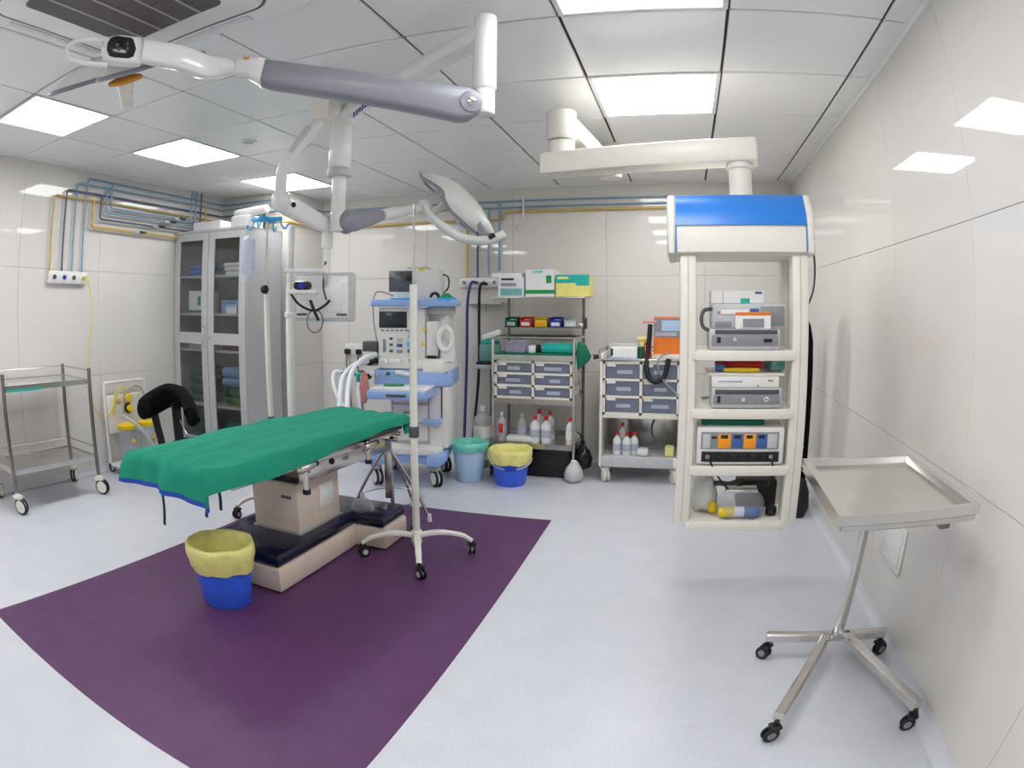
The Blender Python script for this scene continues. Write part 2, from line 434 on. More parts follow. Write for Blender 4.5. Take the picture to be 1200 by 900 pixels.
# ------------------------------------------------------------------ air conditioner cassette
ax0, ax1, ay0, ay1 = -2.09, -1.105, .53, 1.515; acx, acy = (ax0+ax1)/2, (ay0+ay1)/2; az = ROOM_H
def rrect(cx, cy, hx, hy, r, z, n=5):
    P = []
    for sx, sy, a0 in ((1, 1, 0), (-1, 1, PI/2), (-1, -1, PI), (1, -1, 3*PI/2)):
        for i in range(n+1):
            a = a0+PI/2*i/n; P.append(Vector((cx+sx*(hx-r)+r*math.cos(a), cy+sy*(hy-r)+r*math.sin(a), z)))
    return P
t = thing('air_conditioner', 'large white four-way ceiling cassette air conditioner with dark intake grille', 'air conditioner', (acx, acy, ROOM_H))
k = MB(); k.slab(rrect(acx, acy, .492, .492, .03, az-.019), UP, .038, .006); k.build('panel', 'ceil_panel', t)
k = MB(); k.tube(rrect(acx, acy, .40, .40, .09, az-.039), .006, 8, closed=True); k.build('air_slot', 'grey_dark', t)
k = MB(); k.slab(rrect(acx, acy, .393, .393, .085, az-.041), UP, .010, .003); cp = k.build('front_cover', 'ceil_panel', t)
gx0, gx1, gy0, gy1 = -1.862, -1.335, .735, 1.31
k = MB(); k.slab(rrect((gx0+gx1)/2, (gy0+gy1)/2, (gx1-gx0)/2, (gy1-gy0)/2, .025, az-.047), UP, .006); gr = k.build('intake_grille', 'steel_dark', t)
MATS['grille'] = mat('grille', (112, 106, 104), .7, var=.15, scale=90, bump=.3, bscale=300); gr.data.materials[0] = MATS['grille']
for i in range(1, 5):
    xx = gx0+(gx1-gx0)*i/5; k = MB(); k.bx(xx-.0025, xx+.0025, gy0+.005, gy1-.005, az-.055, az-.050); k.build('grille_rib', 'grey_light', t, smooth=0)
for sx, sy, hx, hy in ((0, .445, .26, .018), (0, -.445, .26, .018), (.445, 0, .018, .26), (-.445, 0, .018, .26)):
    k = MB(); k.box((acx+sx, acy+sy, az-.0395), (2*hx, 2*hy, .004), .0015); k.build('louvre', 'lamp_frame', t)

# ------------------------------------------------------------------ gas pipes on the walls
PR = .0085
def pipe(name, pts, m, label, group, r=PR, clips=()):
    base = Vector(pts[0]); t = thing(name, label, 'pipe', base, 0, group)
    k = MB(); k.tube(bendpath(pts, .025, 3), r, 8); k.build('pipe_run', m, t); return t
def valve(t, p, d, m='grey_light'):
    p = Vector(p); d = Vector(d); k = MB(); k.cyl(p-d*.035, p+d*.035, .018, seg=10, bev=.004); v = k.build('valve_body', m, t)
    k = MB(); k.box(p+d*.05+Vector((.03, 0, .005)), (.014, .075, .012), .003); k.build('valve_lever', 'black', v)
px_ = XL+.03; runs = [('yellow', 'pipe_yellow', 2.345, 2.081, 1.535), ('navy', 'pipe_navy', 2.470, 2.133, 1.535), ('lower light blue', 'pipe_blue', 2.575, 2.195, 1.535), ('upper light blue', 'pipe_blue', 2.680, 2.243, 1.535)]
for i, (nm, m, y0, zt, zb) in enumerate(runs):
    pipe('gas_pipe', [(px_, y0, zb), (px_, y0, zt), (px_, BY-.03, zt), (BX-.06, BY-.03, zt)], m,
         nm+' pipe rising from the left wall outlet strip to the ceiling bundle', 'gas pipes of the upper left bundle')
br = [('yellow', 'pipe_yellow', 2.752, 2.081, 1.878, .011), ('navy', 'pipe_navy', 2.832, 2.133, 1.945, PR), ('lower light blue', 'pipe_blue', 2.890, 2.195, 1.998, PR), ('upper light blue', 'pipe_blue', 2.945, 2.243, 2.040, PR)]
for i, (nm, m, y0, zt, zb, r) in enumerate(br):
    xx = px_+.018
    t = pipe('gas_pipe', [(xx, y0, zt), (xx, y0, zb), (xx, 4.30 if zb > 1.93 else 3.766, zb)], m, nm+' branch pipe of the lower bundle going behind the cabinet', 'gas pipes of the lower left bundle', r)
    yy = (3.26, 3.48, 3.62, 3.74)[i]; valve(t, (xx, yy, zb), (0, 1, 0))
for i, (nm, m, y0) in enumerate((('first light blue', 'pipe_blue', 3.90), ('second light blue', 'pipe_blue', 3.96), ('navy', 'pipe_navy', 4.03), ('yellow', 'pipe_yellow', 4.10))):
    pipe('gas_pipe', [(px_+.036, y0, ROOM_H-.004 if i < 3 else 2.22), (px_+.036, y0, (2.04, 1.998, 1.945, 2.03)[i])], m, nm+' riser from the bundles to the ceiling above the cabinet', 'risers above the cabinet')
# back wall
yb = YB-.02
pipe('gas_pipe', [(BX-.055, BY-.045, 2.20), (BX+.02, BY-.045, 2.20), (BX+.02, yb, 2.20), (XR-.02, yb, 2.188)], 'pipe_blue', 'upper light blue pipe crossing the whole back wall', 'long pipes of the back wall')
pipe('gas_pipe', [(BX-.055, BY-.045, 2.145), (BX+.02, BY-.045, 2.145), (BX+.02, yb, 2.145), (XR-.02, yb, 2.138)], 'pipe_blue', 'lower light blue pipe crossing the whole back wall', 'long pipes of the back wall')
pipe('gas_pipe', [(BX-.3, BY-.045, 2.035), (BX+.02, BY-.045, 2.035), (BX+.02, yb, 2.035), (-1.474, yb, 2.040), (-1.468, yb, 2.103), (XR-.02, yb, 2.098)], 'pipe_yellow', 'yellow pipe with a step crossing the whole back wall', 'long pipes of the back wall', .012)
for nm, m, x, zt, zb in (('yellow', 'pipe_yellow', -1.797, 2.035, 1.54), ('navy', 'pipe_navy', -1.703, 2.145, 1.54), ('inner light blue', 'pipe_blue', -1.603, 2.145, 1.56), ('outer light blue', 'pipe_blue', -1.508, 2.20, 1.60)):
    pipe('gas_pipe', [(x, yb-.014, zt), (x, yb-.014, zb)], m, nm+' drop pipe going down to the outlet strip of the back wall', 'drop pipes of the back wall', .0105 if nm != 'yellow' else .012)
# pipe clip and hook on the back wall
t = thing('pipe_clip', 'small white clip holding the long pipes to the back wall', 'pipe clip', (-1.30, YB, 2.07))
k = MB(); k.bx(-1.308, -1.292, yb-.012, YB, 2.05, 2.225, .003); k.build('clip_bar', 'white', t)
k = MB(); k.tube([Vector((-1.33, yb-.02, 1.955))+Vector((.03*math.cos(a), 0, .03*math.sin(a))) for a in [PI*.0+i*.45 for i in range(12)]], .004, 6); k.cyl((-1.44, yb-.01, 1.99), (-1.33, yb-.02, 1.985), .004, seg=6)
k.solo('wall_hook', 'grey_light', 'small looped metal hook on the back wall beside the far surgical lamp', 'hook')

def outlet_strip(y0, y1, x0, x1, z0, z1, axis, label, colours, name='gas_outlet'):
    """row of gas sockets"""
    c = ((x0+x1)/2, (y0+y1)/2, z0); t = thing(name, label, 'gas outlet', c)
    k = MB(); k.bx(x0, x1, y0, y1, z0, z1, .008); k.build('housing', 'white', t)
    n = len(colours)
    for i, m in enumerate(colours):
        f = (i+.5)/n
        if axis == 'x':
            yy = y0+(y1-y0)*f; p = Vector((x1, yy, (z0+z1)/2)); d = Vector((1, 0, 0))
        else:
            xx = x0+(x1-x0)*f; p = Vector((xx, y0, (z0+z1)/2)); d = Vector((0, -1, 0))
        k = MB(); k.cyl(p, p+d*.008, .034, seg=18, bev=.002); s = k.build('socket', 'white_gloss', t)
        k = MB(); k.cyl(p+d*.008, p+d*.018, .017, seg=14); k.build('socket_core', m, s)
    return t
outlet_strip(2.335, 2.735, XL, XL+.045, 1.445, 1.535, 'x', 'white four-socket gas outlet strip on the left wall', ['grey_dark', 'blue_bin', 'grey_dark', 'pipe_yellow'])
outlet_strip(YB-.05, YB, -1.865, -1.50, 1.46, 1.545, 'y', 'white four-socket gas outlet strip on the back wall left of the boxes', ['grey_mid', 'grey_mid', 'grey_mid', 'grey_mid'])
# hoses hanging from outlets
def hose(pts, r, m, label, name='hose', n=6):
    k = MB(); k.tube(smoothpath(pts, n), r, 8); return k.solo(name, m, label, 'hose')
hose([(XL+.05, 2.69, 1.49), (XL+.09, 2.72, 1.47), (XL+.09, 2.76, 1.2), (XL+.06, 2.74, .95), (XL+.06, 2.74, .6), (XL+.05, 2.84, .44), (XL+.12, 2.92, .50), (XL+.16, 2.94, .62)], .006, 'hose_yellow', 'thin yellow hose hanging from the left wall outlet to the suction unit')
hose([(-1.70, YB-.06, 1.50), (-1.73, YB-.13, 1.49), (-1.765, YB-.12, 1.3), (-1.775, YB-.1, .9), (-1.79, YB-.1, .4), (-1.80, YB-.12, .03)], .013, 'hose_navy', 'dark blue hose hanging from the back wall outlet to the floor')
hose([(-1.61, YB-.06, 1.49), (-1.65, YB-.12, 1.47), (-1.66, YB-.12, 1.25), (-1.66, YB-.12, .75), (-1.70, YB-.12, .3), (-1.72, YB-.14, .03)], .012, 'black', 'black hose hanging from the back wall outlet to the floor')
# bent white pipe/arm in front of the outlets: bracket shelf
t = thing('bracket_shelf', 'small white bracket shelf on the back wall under the gas outlets', 'shelf', (-1.62, YB, 1.33))
k = MB(); k.bx(-1.80, -1.48, YB-.09, YB, 1.315, 1.335, .004); k.build('board', 'white', t)
k = MB(); k.slab([(-1.64, YB, 1.315), (-1.64, YB-.07, 1.315), (-1.64, YB, 1.24)], (1, 0, 0), .012); k.build('bracket', 'white', t)

# sockets
p0 = at(405, 402, y=YB); p1 = at(427, 416, y=YB)
t = thing('power_socket', 'white double socket with two black plugs on the back wall', 'power socket', (p0.x, YB, p1.z))
k = MB(); k.bx(p0.x, p1.x, YB-.012, YB, p1.z, p0.z, .004); k.build('face_plate', 'plate_white', t)
for f in (.2, .8):
    x = p0.x+(p1.x-p0.x)*f; z = p1.z+.03
    k = MB(); k.box((x, YB-.035, z), (.05, .05, .05), .012); pl = k.build('plug', 'black', t)
    k = MB(); k.tube(smoothpath([(x, YB-.05, z-.02), (x+.005, YB-.06, z-.12), (x+.02, YB-.03, z-.4), (x+.06, YB-.03, .1)]), .006, 6); k.build('cable', 'grey_dark', pl)
a, b = at(1055, 622, x=XR), at(1057, 688, x=XR)
t = thing('wall_plate', 'blank white socket plate low on the right wall behind the steel tray stand', 'socket plate', (XR, 2.25, .26))
k = MB(); k.bx(XR-.010, XR, 2.10, 2.40, .27, .46, .004); k.build('plate', 'plate_white', t)
k = MB(); k.bx(XR-.014, XR-.009, 2.125, 2.375, .29, .44, .002); k.build('cover', 'white_gloss', t)

# ================================================================== OPERATING TABLE
t = thing('operating_table', 'operating table with beige column and long navy base', 'operating table', (-1.865, 2.52, 0))
bo = [(-2.10, 2.02), (-1.63, 2.02), (-1.63, 2.74), (-1.455, 2.74), (-1.455, 3.0), (-2.10, 3.0)]
k = MB(); k.slab([(x, y, .068) for x, y in bo], UP, .118, .012); k.build('base_skirt', 'beige', t)
k = MB(); k.slab([(x*.985-.028, y*.985+.038, .16) for x, y in bo], UP, .075, .03); k.build('base_cover', 'navy', t)
for x, y in ((-2.03, 2.1), (-1.70, 2.1), (-1.52, 2.93), (-2.03, 2.93)):
    k = MB(); k.cyl((x, y, 0), (x, y, .02), .03, seg=12); k.build('foot_pad', 'rubber', t)
k = MB(); k.bx(-1.99, -1.685, 2.30, 2.705, .165, .205, .006); k.build('column_plinth', 'grey_mid', t)
k = MB(); k.bx(-1.98, -1.695, 2.31, 2.695, .2, .455, .01); col = k.build('column', 'beige', t)
k = MB(); k.bx(-1.697, -1.690, 2.50, 2.63, .285, .405, .003); k.build('rating_plate', 'plate_white', col, 'white rating plate')
for i, m in enumerate(('blue_key', 'red', 'blue_key')):
    k = MB(); k.bx(-1.79+.02*i, -1.774+.02*i, 2.304, 2.311, .375, .388); k.build('sticker', m, col)
k = MB(); k.bx(-1.965, -1.71, 2.325, 2.68, .45, .50, .01); k.build('bellows', 'black', t)
# steel head and rails follow the top, turned a few degrees
TA = math.radians(-4.0); TC = Vector((-1.835, 2.41, 0)); TR = Matrix.Rotation(TA, 3, 'Z')
def tp(x, y, z): return TC+TR @ Vector((x, y, z))
def tbox(k, x0, x1, y0, y1, z0, z1, bev=.0): k.box(tp((x0+x1)/2, (y0+y1)/2, (z0+z1)/2), (x1-x0, y1-y0, z1-z0), bev, TR)
k = MB(); tbox(k, -.22, .20, -.12, .66, .495, .585, .008); k.build('head_frame', 'steel_dark', t)
for s in (-1, 1):
    k = MB(); tbox(k, s*.245-.006, s*.245+.006, -.62, .70, .567, .595, .003); k.build('side_rail', 'steel', t)
for s in (-1, 1):
    for y in (-.35, .05, .45):
        k = MB(); tbox(k, min(s*.2, s*.242), max(s*.2, s*.242), y-.015, y+.015, .57, .59); k.build('rail_bracket', 'steel_dark', t)
k = MB(); tbox(k, -.245, .245, -.74, .76, .59, .612, .004); k.build('top_plate', 'steel_dark', t)
k = MB(); tbox(k, -.25, .25, -.745, .76, .608, .648, .018); k.build('mattress', 'black_pad', t)
def clamp(y, z=.53, big=True):
    k = MB(); k.box(tp(.262, y, .572), (.035, .055, .06), .008, TR); c = k.build('rail_clamp', 'chrome', t)
    k = MB(); k.cyl(tp(.285, y-.06, .575), tp(.285, y+.05, .582), .02, .013, 12, .004); k.cyl(tp(.28, y-.02, .56), tp(.283, y-.02, z-.06), .012, seg=10); k.build('clamp_lever', 'steel', c)
    k = MB(); k.ball(tp(.285, y+.06, .583), .014, 10, 8); k.build('lever_knob', 'black', c); k = MB(); k.cyl(tp(.283, y-.02, z-.075), tp(.283, y-.02, z-.055), .019, seg=12); k.build('clamp_knob', 'black', c)
clamp(-.16); clamp(.36, .56)
k = MB(); k.cyl(tp(.19, .12, .535), tp(.218, .12, .535), .016, seg=14, bev=.004); k.build('pivot_cap', 'black', t)
k = MB(); tbox(k, .20, .208, -.13, .63, .478, .58, .002); k.build('side_cover', 'steel', t)
# far end: headrest joint hardware in black and chrome
k = MB(); tbox(k, -.15, .17, .66, .74, .52, .585, .02); k.build('head_joint', 'black', t)
k = MB(); k.cyl(tp(.12, .70, .57), tp(.27, .70, .575), .013, seg=10); k.cyl(tp(.2, .60, .565), tp(.29, .63, .555), .014, seg=10); k.build('joint_lever', 'chrome', t)
for (u0, v0, u1, v1, yy) in ((190, 570, 193, 615, 1.66), (240, 582, 242, 606, 1.66), (254, 562, 259, 598, 1.74)):
    a0 = at(u0, v0, y=yy); b0 = at(u1, v1, y=yy)
    k = MB(); k.tube(smoothpath([a0+V(0, .03, .05), a0, a0.lerp(b0, .55)+V(.006, 0, 0), b0], 4), 1.0, 8, flat=(.008, .002)); k.build('strap', 'strap', t)

# ---- green drape (cloth lying over the table)
def drape_pt(u, v):
    """u across (-1..1 top, beyond = hanging), v along (0..1 top, <0 hanging at the near end)"""
    hw, y0, y1, zt = .262, -.765, .775, .680
    xa = max(-1, min(1, u))*hw; over = max(0, abs(u)-1)*hw; sgn = 1 if u > 0 else -1
    vv = max(0, min(1, v)); ya = y0+(y1-y0)*vv; near = max(0, -v)*(y1-y0); far = max(0, v-1)*(y1-y0)
    w1 = .004*math.sin(9*v+3*u)+.003*math.sin(23*v-5*u+1)+.0035*math.sin(14*u+6*v)
    w1 *= 1+.8*math.exp(-(v/.22)**2)
    w1 += .005*math.exp(-(v/.18)**2)*math.sin(16*u*(1+.4*v)+7*v)
    crease = -.006*math.exp(-((v-.53)/.012)**2)
    z = zt+(w1+crease if over == 0 and near == 0 else 0)
    # rounded shoulders
    x = xa+sgn*min(over, .02)*.8; z -= over*.95 if near == 0 else max(0, over*.95-near*.93)
    fold = .008*math.sin(26*v+2)*min(1, over/.05)+.006*math.sin(9*v)*min(1, over/.05)
    x += sgn*(fold+over*.12)
    y = ya
    if near > 0:
        sw = .018*math.sin(5.5*u+.6)+.010*math.sin(11*u)
        x += (1 if u > 0 else -1)*near*.45*max(0, abs(u)-.6); y -= min(near, .02)*.8+near*.22+sw*min(1, near/.08); z -= near*.93
        z -= .02*max(0, -u)*min(1, near/.1)*0
    if far > 0: y += min(far, .02)*.8+far*.15; z -= far*.95
    return tp(x, y, z)
us = [-1.30, -1.2, -1.1, -1.03, -1.0]+[-1+2*i/22 for i in range(1, 22)]+[1.0, 1.03, 1.1, 1.17, 1.24, 1.30]
def vs_for(u): pass
vs = [-.085, -.07, -.05, -.03, -.012, 0]+[i/44 for i in range(1, 44)]+[1, 1.012, 1.025]
P = []
for v in vs:
    row = []
    for u in us:
        uu = u
        if u > 1: uu = 1+(u-1)*(1.0+.25*math.sin(5*v+.5)-.35*max(0, v-.55))      # right side hangs a little unevenly
        vv = v
        if v < 0: vv = v*(.93-.06*math.cos(3*u))
        row.append(drape_pt(uu, vv))
    P.append(row)
t = thing('surgical_drape', 'green cloth with blue hem spread over the operating table', 'drape', tp(0, 0, .667), TA)
k = MB(); k.grid(P, .003); k.build('cloth', 'drape', t, smooth=80)
H = [[P[0][i]+(P[0][i]-P[1][i]).normalized()*(.020*f)+Vector((0, 0, 0)) for i in range(len(us))] for f in (0, 1)]
k = MB(); k.grid(H, .004); k.build('hem', 'drape_hem', t, 'blue hem', smooth=80)
# corner flap at the far end
fl = [tp(.262, .775, .662), tp(.275, .80, .655), tp(.268, .79, .565), tp(.255, .775, .555), tp(.235, .785, .60)]
k = MB(); k.slab(fl, TR @ Vector((.4, 1, 0)), .006); k.build('corner_flap', 'drape', t, smooth=80)

# ---- waste bins
def bucket(c, r_b, r_t, h, body, liner, label, label2, cat='bin', lin_h=.11, handle=True, seed=1, over=.085, name='waste_bin'):
    c = Vector((c[0], c[1], 0)); t = thing(name, label, cat, c, 0, 'waste bins'); rnd = random.Random(seed)
    ph = [rnd.uniform(0, 6.28) for _ in range(8)]
    rr = lambda z: r_b+(r_t-r_b)*z/h
    k = MB(); k.lathe([(r_b*.92, 0), (r_b, .012), (rr(h*.5), h*.5), (rr(h), h), (rr(h)+.008, h), (rr(h)+.008, h+.006), (rr(h)-.006, h+.006), (rr(h*.3)-.006, h*.3), (r_b*.9, .02)], c, 32); k.build('bucket', body, t)
    def wob(a, i):
        f = min(1, .35+abs(i-6)/8) if i < 7 else .15; return ((.0035*math.sin(5*a+ph[0])+.003*math.sin(11*a+ph[1]+i)+.0028*math.sin(19*a+ph[2]-i*1.1))*f, (.004*math.sin(3*a+ph[3])+.004*math.sin(7*a+ph[4]+i*.5))*(1 if i < 4 else .6))
    prof = [(rr(h-over)+.010, h-over), (rr(h-over*.7)+.014, h-over*.75), (rr(h)+.015, h-over*.45), (rr(h)+.017, h-.015), (rr(h)+.015, h+.010), (rr(h)+.006, h+.016), (rr(h)-.008, h+.012), (rr(h)-.018, h-.03), (rr(h*.6)-.018, h*.6), (rr(h*.3)-.022, h*.3), (.02, h*.28)]
    k = MB(); k.lathe(prof, c, 48, wob, capb=False, capt=True); k.build('bin_liner', liner, t, label2, smooth=75)
    if handle:
        pts = []
        for i in range(13):
            a = -PI+PI*i/12; pts.append(c+Vector((math.cos(a)*(rr(h)+.012), math.sin(a)*(rr(h)+.014)*.9-.0, h-.06-.055*math.sin(-a))))
        d = Vector((c.x, c.y, 0)).normalized()
        R = Matrix.Rotation(math.atan2(-c.x, c.y)+0.0, 3, 'Z')
        pts = [c+R @ (p-c) for p in pts]
        k = MB(); k.tube(pts, .004, 6); hd = k.build('bail_handle', 'grey_light', t)
        k = MB(); m_ = pts[6]; k.tube(pts[5:8], .009, 8); k.build('grip', 'blue_bin', hd)
    return t
pz = at(258, 640, z=.33)
bucket((-1.80, 1.83), .116, .142, .282, 'blue_bucket', 'liner_yellow', 'blue bucket with yellow liner on the purple floor before the operating table', 'yellow bag folded over the rim', handle=False, over=.105, seed=3)
bucket((-1.195, 4.225), .112, .145, .255, 'blue_bucket', 'liner_yellow', 'blue bucket with bail handle and yellow liner below the steel rack', 'yellow bag', over=.09, seed=5)
bucket((-1.515, 4.235), .102, .126, .285, 'bin_blue', 'liner_teal', 'pale blue bin with teal liner beside the anaesthesia machine', 'teal bag', handle=False, over=.05, seed=8)

# ---- IV stands
def iv_stand(name, label, base, feet_r, a0, nleg, zt_low, zt_top, pole='cream_pole', rod='steel', collar=None, r=.020, rod_r=.007, hubz=.13, lean=(0, 0), knob=None):
    x, y = base; t = thing(name, label, 'stand', (x, y, 0), 0, 'wheeled stands')
    top = Vector((x+lean[0], y+lean[1], zt_low))
    k = MB(); k.cyl((x, y, hubz-.07), top, r, seg=16, bev=.004); k.build('pole', pole, t)
    if zt_top:
        d = (top-Vector((x, y, hubz))).normalized(); k = MB(); k.cyl(top-d*.02, top+d*(zt_top-zt_low), rod_r, seg=10); k.build('rod', rod, t)
    k = MB(); k.cyl((x, y, hubz-.05), (x, y, hubz+.02), r*1.5, seg=16, bev=.005); k.build('hub', pole, t)
    if collar:
        f = (collar-hubz)/(zt_low-hubz); q = Vector((x, y, hubz)).lerp(top, f); k = MB(); k.cyl(q-UP*.028, q+UP*.028, r*1.35, seg=16, bev=.004); k.build('collar', 'grey_dark', t)
    if knob: k = MB(); k.ball(top-FWD*.03-UP*.01, .027, 14, 10); k.build('clamp_knob', 'black', t)
    for i in range(nleg):
        a = a0+2*PI*i/nleg; d = Vector((math.cos(a), math.sin(a), 0)); c = Vector((x, y, 0))
        k = MB(); k.tube(smoothpath([c+UP*(hubz-.01), c+d*feet_r*.4+UP*(hubz+.004), c+d*feet_r*.8+UP*(hubz-.015), c+d*feet_r+UP*(hubz-.05)], 4), [1.15]*6+[1.0]*4+[.9]*3, 10, flat=(.016, .011)); k.build('leg', pole, t)
        caster(t, c+d*feet_r, .030, a+.6+i, top=hubz-.045)
    return t
iv = iv_stand('iv_stand', 'cream wheeled IV stand in front of the operating table end', (-1.275, 2.745), .285, math.radians(-64), 4, 1.40, 1.80, collar=.67, r=.019, rod_r=.006)
b2 = (-2.33, 2.97)
t2 = iv_stand('iv_stand', 'cream IV stand with black knob and blue hooks beside the cabinet', b2, .275, math.radians(-128), 5, 1.40, 1.81, collar=.60, r=.017, rod_r=.008, knob=True, lean=(-.018, -.02))
pt = Vector((b2[0]-.023, b2[1]-.026, 1.80))
k = MB(); k.box(pt+UP*.01, (.20, .035, .028), .008, Matrix.Rotation(.25, 3, 'Z')); k.box(pt+UP*.01, (.035, .20, .028), .008, Matrix.Rotation(.25, 3, 'Z')); hk = k.build('hook_plate', 'cyan', t2, 'bright blue plastic hook holder')
for i in range(4):
    a = .25+PI/2*i; d = Vector((math.cos(a), math.sin(a), 0)); k = MB(); k.tube(smoothpath([pt+d*.09, pt+d*.10-UP*.03, pt+d*.125-UP*.05, pt+d*.14-UP*.02], 3), .005, 6); k.build('hook', 'cyan', hk)
# fluid bag hanging on a hook
d = Vector((math.cos(.25+PI), math.sin(.25+PI), 0)); q = pt+d*.125-UP*.05
t = thing('infusion_bag', 'clear infusion bottle hanging from the blue hooks before the cabinet', 'infusion bag', q-UP*.31)
k = MB(); k.lathe([(.014, -.31), (.016, -.285), (.05, -.255), (.053, -.07), (.044, -.05), (.014, -.035), (.006, -.03)], q, 16, M=Matrix.Diagonal((1, .6, 1)), capt=True); k.build('bottle', 'bag_clear', t)
k = MB(); k.tube([q+Vector((.010*math.cos(a), 0, -.022+.018*math.sin(a))) for a in [i*PI/5-PI/2 for i in range(10)]], .002, 5, closed=True); k.build('hanger', 'bag_clear', t)
b3 = (-2.345, 3.19)
t3 = thing('floor_stand', 'thick white floor pole with collar behind the operating table', 'stand', (b3[0], b3[1], 0), 0, 'wheeled stands')
k = MB(); k.cyl((b3[0], b3[1], .06), (b3[0], b3[1], 1.44), .026, seg=18, bev=.004); k.build('lower_pole', 'white', t3)
k = MB(); k.cyl((b3[0], b3[1], 1.38), (b3[0], b3[1], 1.80), .022, seg=18, bev=.004); k.build('upper_pole', 'white_gloss', t3)
k = MB(); k.cyl((b3[0], b3[1], 1.22), (b3[0], b3[1], 1.255), .036, seg=18, bev=.004); k.build('collar', 'white', t3)
k = MB(); k.lathe([(.19, 0), (.2, .01), (.19, .03), (.05, .06), (.03, .09)], (b3[0], b3[1], 0), 28); k.build('base_disc', 'grey_light', t3)

# ---- steel tripod stand behind the far end of the table, with a face mask hung on it
c = Vector((-1.68, 3.24, 0))
t = thing('tripod_stand', 'stainless tripod stand with a ring behind the far end of the table', 'stand', c)
k = MB(); k.box(c+UP*.53-FWD*.02, (.056, .016, .20), .003, Matrix.Rotation(.3, 3, 'Z')); k.build('flat_plate', 'grey_light', t)
k = MB(); k.box(c+UP*.30, (.046, .014, .34), .003, Matrix.Rotation(.3, 3, 'Z')); k.build('flat_post', 'steel', t)
k = MB(); k.cyl(c+Vector((.01, .03, .02)), c+Vector((.0, .02, .60)), .013, seg=10); k.build('post', 'steel', t)
ring = []
for fx, fy, zj in ((-1.99, 3.36, .46), (-1.43, 3.27, .46), (-1.67, 3.55, .46)):
    f = Vector((fx, fy, 0)); j = c+UP*zj
    pts = smoothpath([j, j.lerp(f, .35)+UP*.03, j.lerp(f, .8)+UP*.04, f+UP*.01], 4)
    k = MB(); k.tube(pts, .010, 8); lg = k.build('leg', 'steel', t)
    k = MB(); k.cyl(f, f+UP*.05, .016, .011, seg=12); k.build('foot_tip', 'white', lg)
k = MB(); k.tube([c+Vector((.19*math.cos(a), .19*math.sin(a)+.03, .13)) for a in [i*2*PI/28 for i in range(28)]], .004, 6, closed=True); k.build('ring', 'steel', t)
q = at(425, 592, y=2.80); q.z = .22
Mr = (Matrix.Rotation(.5, 3, 'X') @ Matrix.Rotation(.3, 3, 'Y'))
t = thing('face_mask', 'clear anaesthesia face mask lying on the far end of the navy base', 'mask', q)
k = MB(); k.lathe([(.056, -.01), (.06, .0), (.05, .03), (.03, .06), (.014, .072)], q, 20, M=Mr @ Matrix.Diagonal((1, .8, 1)), capb=False); k.build('mask_shell', 'plastic_clear', t)
k = MB(); k.lathe([(.014, .068), (.014, .10), (.011, .10), (.011, .068)], q, 14, M=Mr, capb=False); k.build('connector', 'bottle', t)
k = MB(); k.tube([q+Mr @ Vector((.058*math.cos(a), .047*math.sin(a), -.005)) for a in [i*2*PI/20 for i in range(20)]], .008, 8, closed=True); k.build('cushion', 'plastic_clear', t)

# ---- black surgeon stool with curved arm pad (mostly behind the drape)
yc = 2.95
A1 = at(168, 480, y=yc-.12); A2 = at(180, 472, y=yc); A3 = at(199, 463, y=yc+.10); A4 = at(218, 468, y=yc+.06); A5 = at(225, 488, y=yc-.06)
sx, sy = -3.20, 3.08
t = thing('surgeon_stool', 'black padded stool with a curved arm pad behind the near end of the table', 'stool', (sx, sy, 0))
pth = smoothpath([A1, A2, A3, A4, A5], 6)
k = MB(); k.tube(pth, [.075+.014*math.sin(PI*(i/(len(pth)-1))**.7) for i in range(len(pth))], 14, flat=(.55, .95)); 
k.ball(A1, (.06, .045, .072), 12, 8); k.ball(A5, (.05, .045, .07), 12, 8); k.build('arm_pad', 'black_pad', t)
for (u0, v0, u1, v1, wd) in ((181, 485, 194, 535, .04), (206, 472, 212, 530, .05)):
    a = at(u0, v0, y=yc); b = at(u1, v1, y=yc); k = MB(); k.tube([a, b], 1.0, 8, flat=(wd*.9, .008)); k.build('pad_bar', 'black', t)
k = MB(); k.tube(smoothpath([at(205, 475, y=yc+.03), at(214, 500, y=yc+.02), at(222, 515, y=yc), at(210, 520, y=yc)], 4), .006, 6); k.build('lever', 'steel', t)
k = MB(); k.lathe([(.02, .29), (.14, .29), (.155, .305), (.155, .33), (.13, .345), (.02, .35)], (sx, sy, 0), 28, capt=True); k.build('seat', 'black_pad', t)
k = MB(); k.cyl((sx, sy, .1), (sx, sy, .30), .025, seg=14); k.build('gas_lift', 'black', t)
for i in range(5):
    a = math.radians(20)+2*PI*i/5; d = Vector((math.cos(a), math.sin(a), 0)); c0 = Vector((sx, sy, 0))
    k = MB(); k.tube([c0+UP*.115, c0+d*.19+UP*.085], [1.1, .8], 10, flat=(.018, .014)); k.build('leg', 'black', t)
    caster(t, c0+d*.19, .025, a+.5, top=.09)

# ================================================================== CEILING LAMP PENDANT
MX, MY = -1.5, 2.4
t = thing('pendant_mount', 'white ceiling column carrying the surgical lamp arms', 'ceiling mount', (MX, MY, ROOM_H))
k = MB(); k.lathe([(.062, 2.13), (.062, 2.25), (.13, 2.27), (.14, ROOM_H)], (MX, MY, 0), 28); k.build('ceiling_collar', 'white', t)
k = MB(); k.cyl((MX, MY, 1.905), (MX, MY, 2.14), .056, seg=24, bev=.004); k.build('column', 'white_gloss', t)
k = MB(); k.cyl((MX, MY, 1.885), (MX, MY, 1.925), .059, seg=24, bev=.004); k.build('bearing_ring', 'grey_light', t)

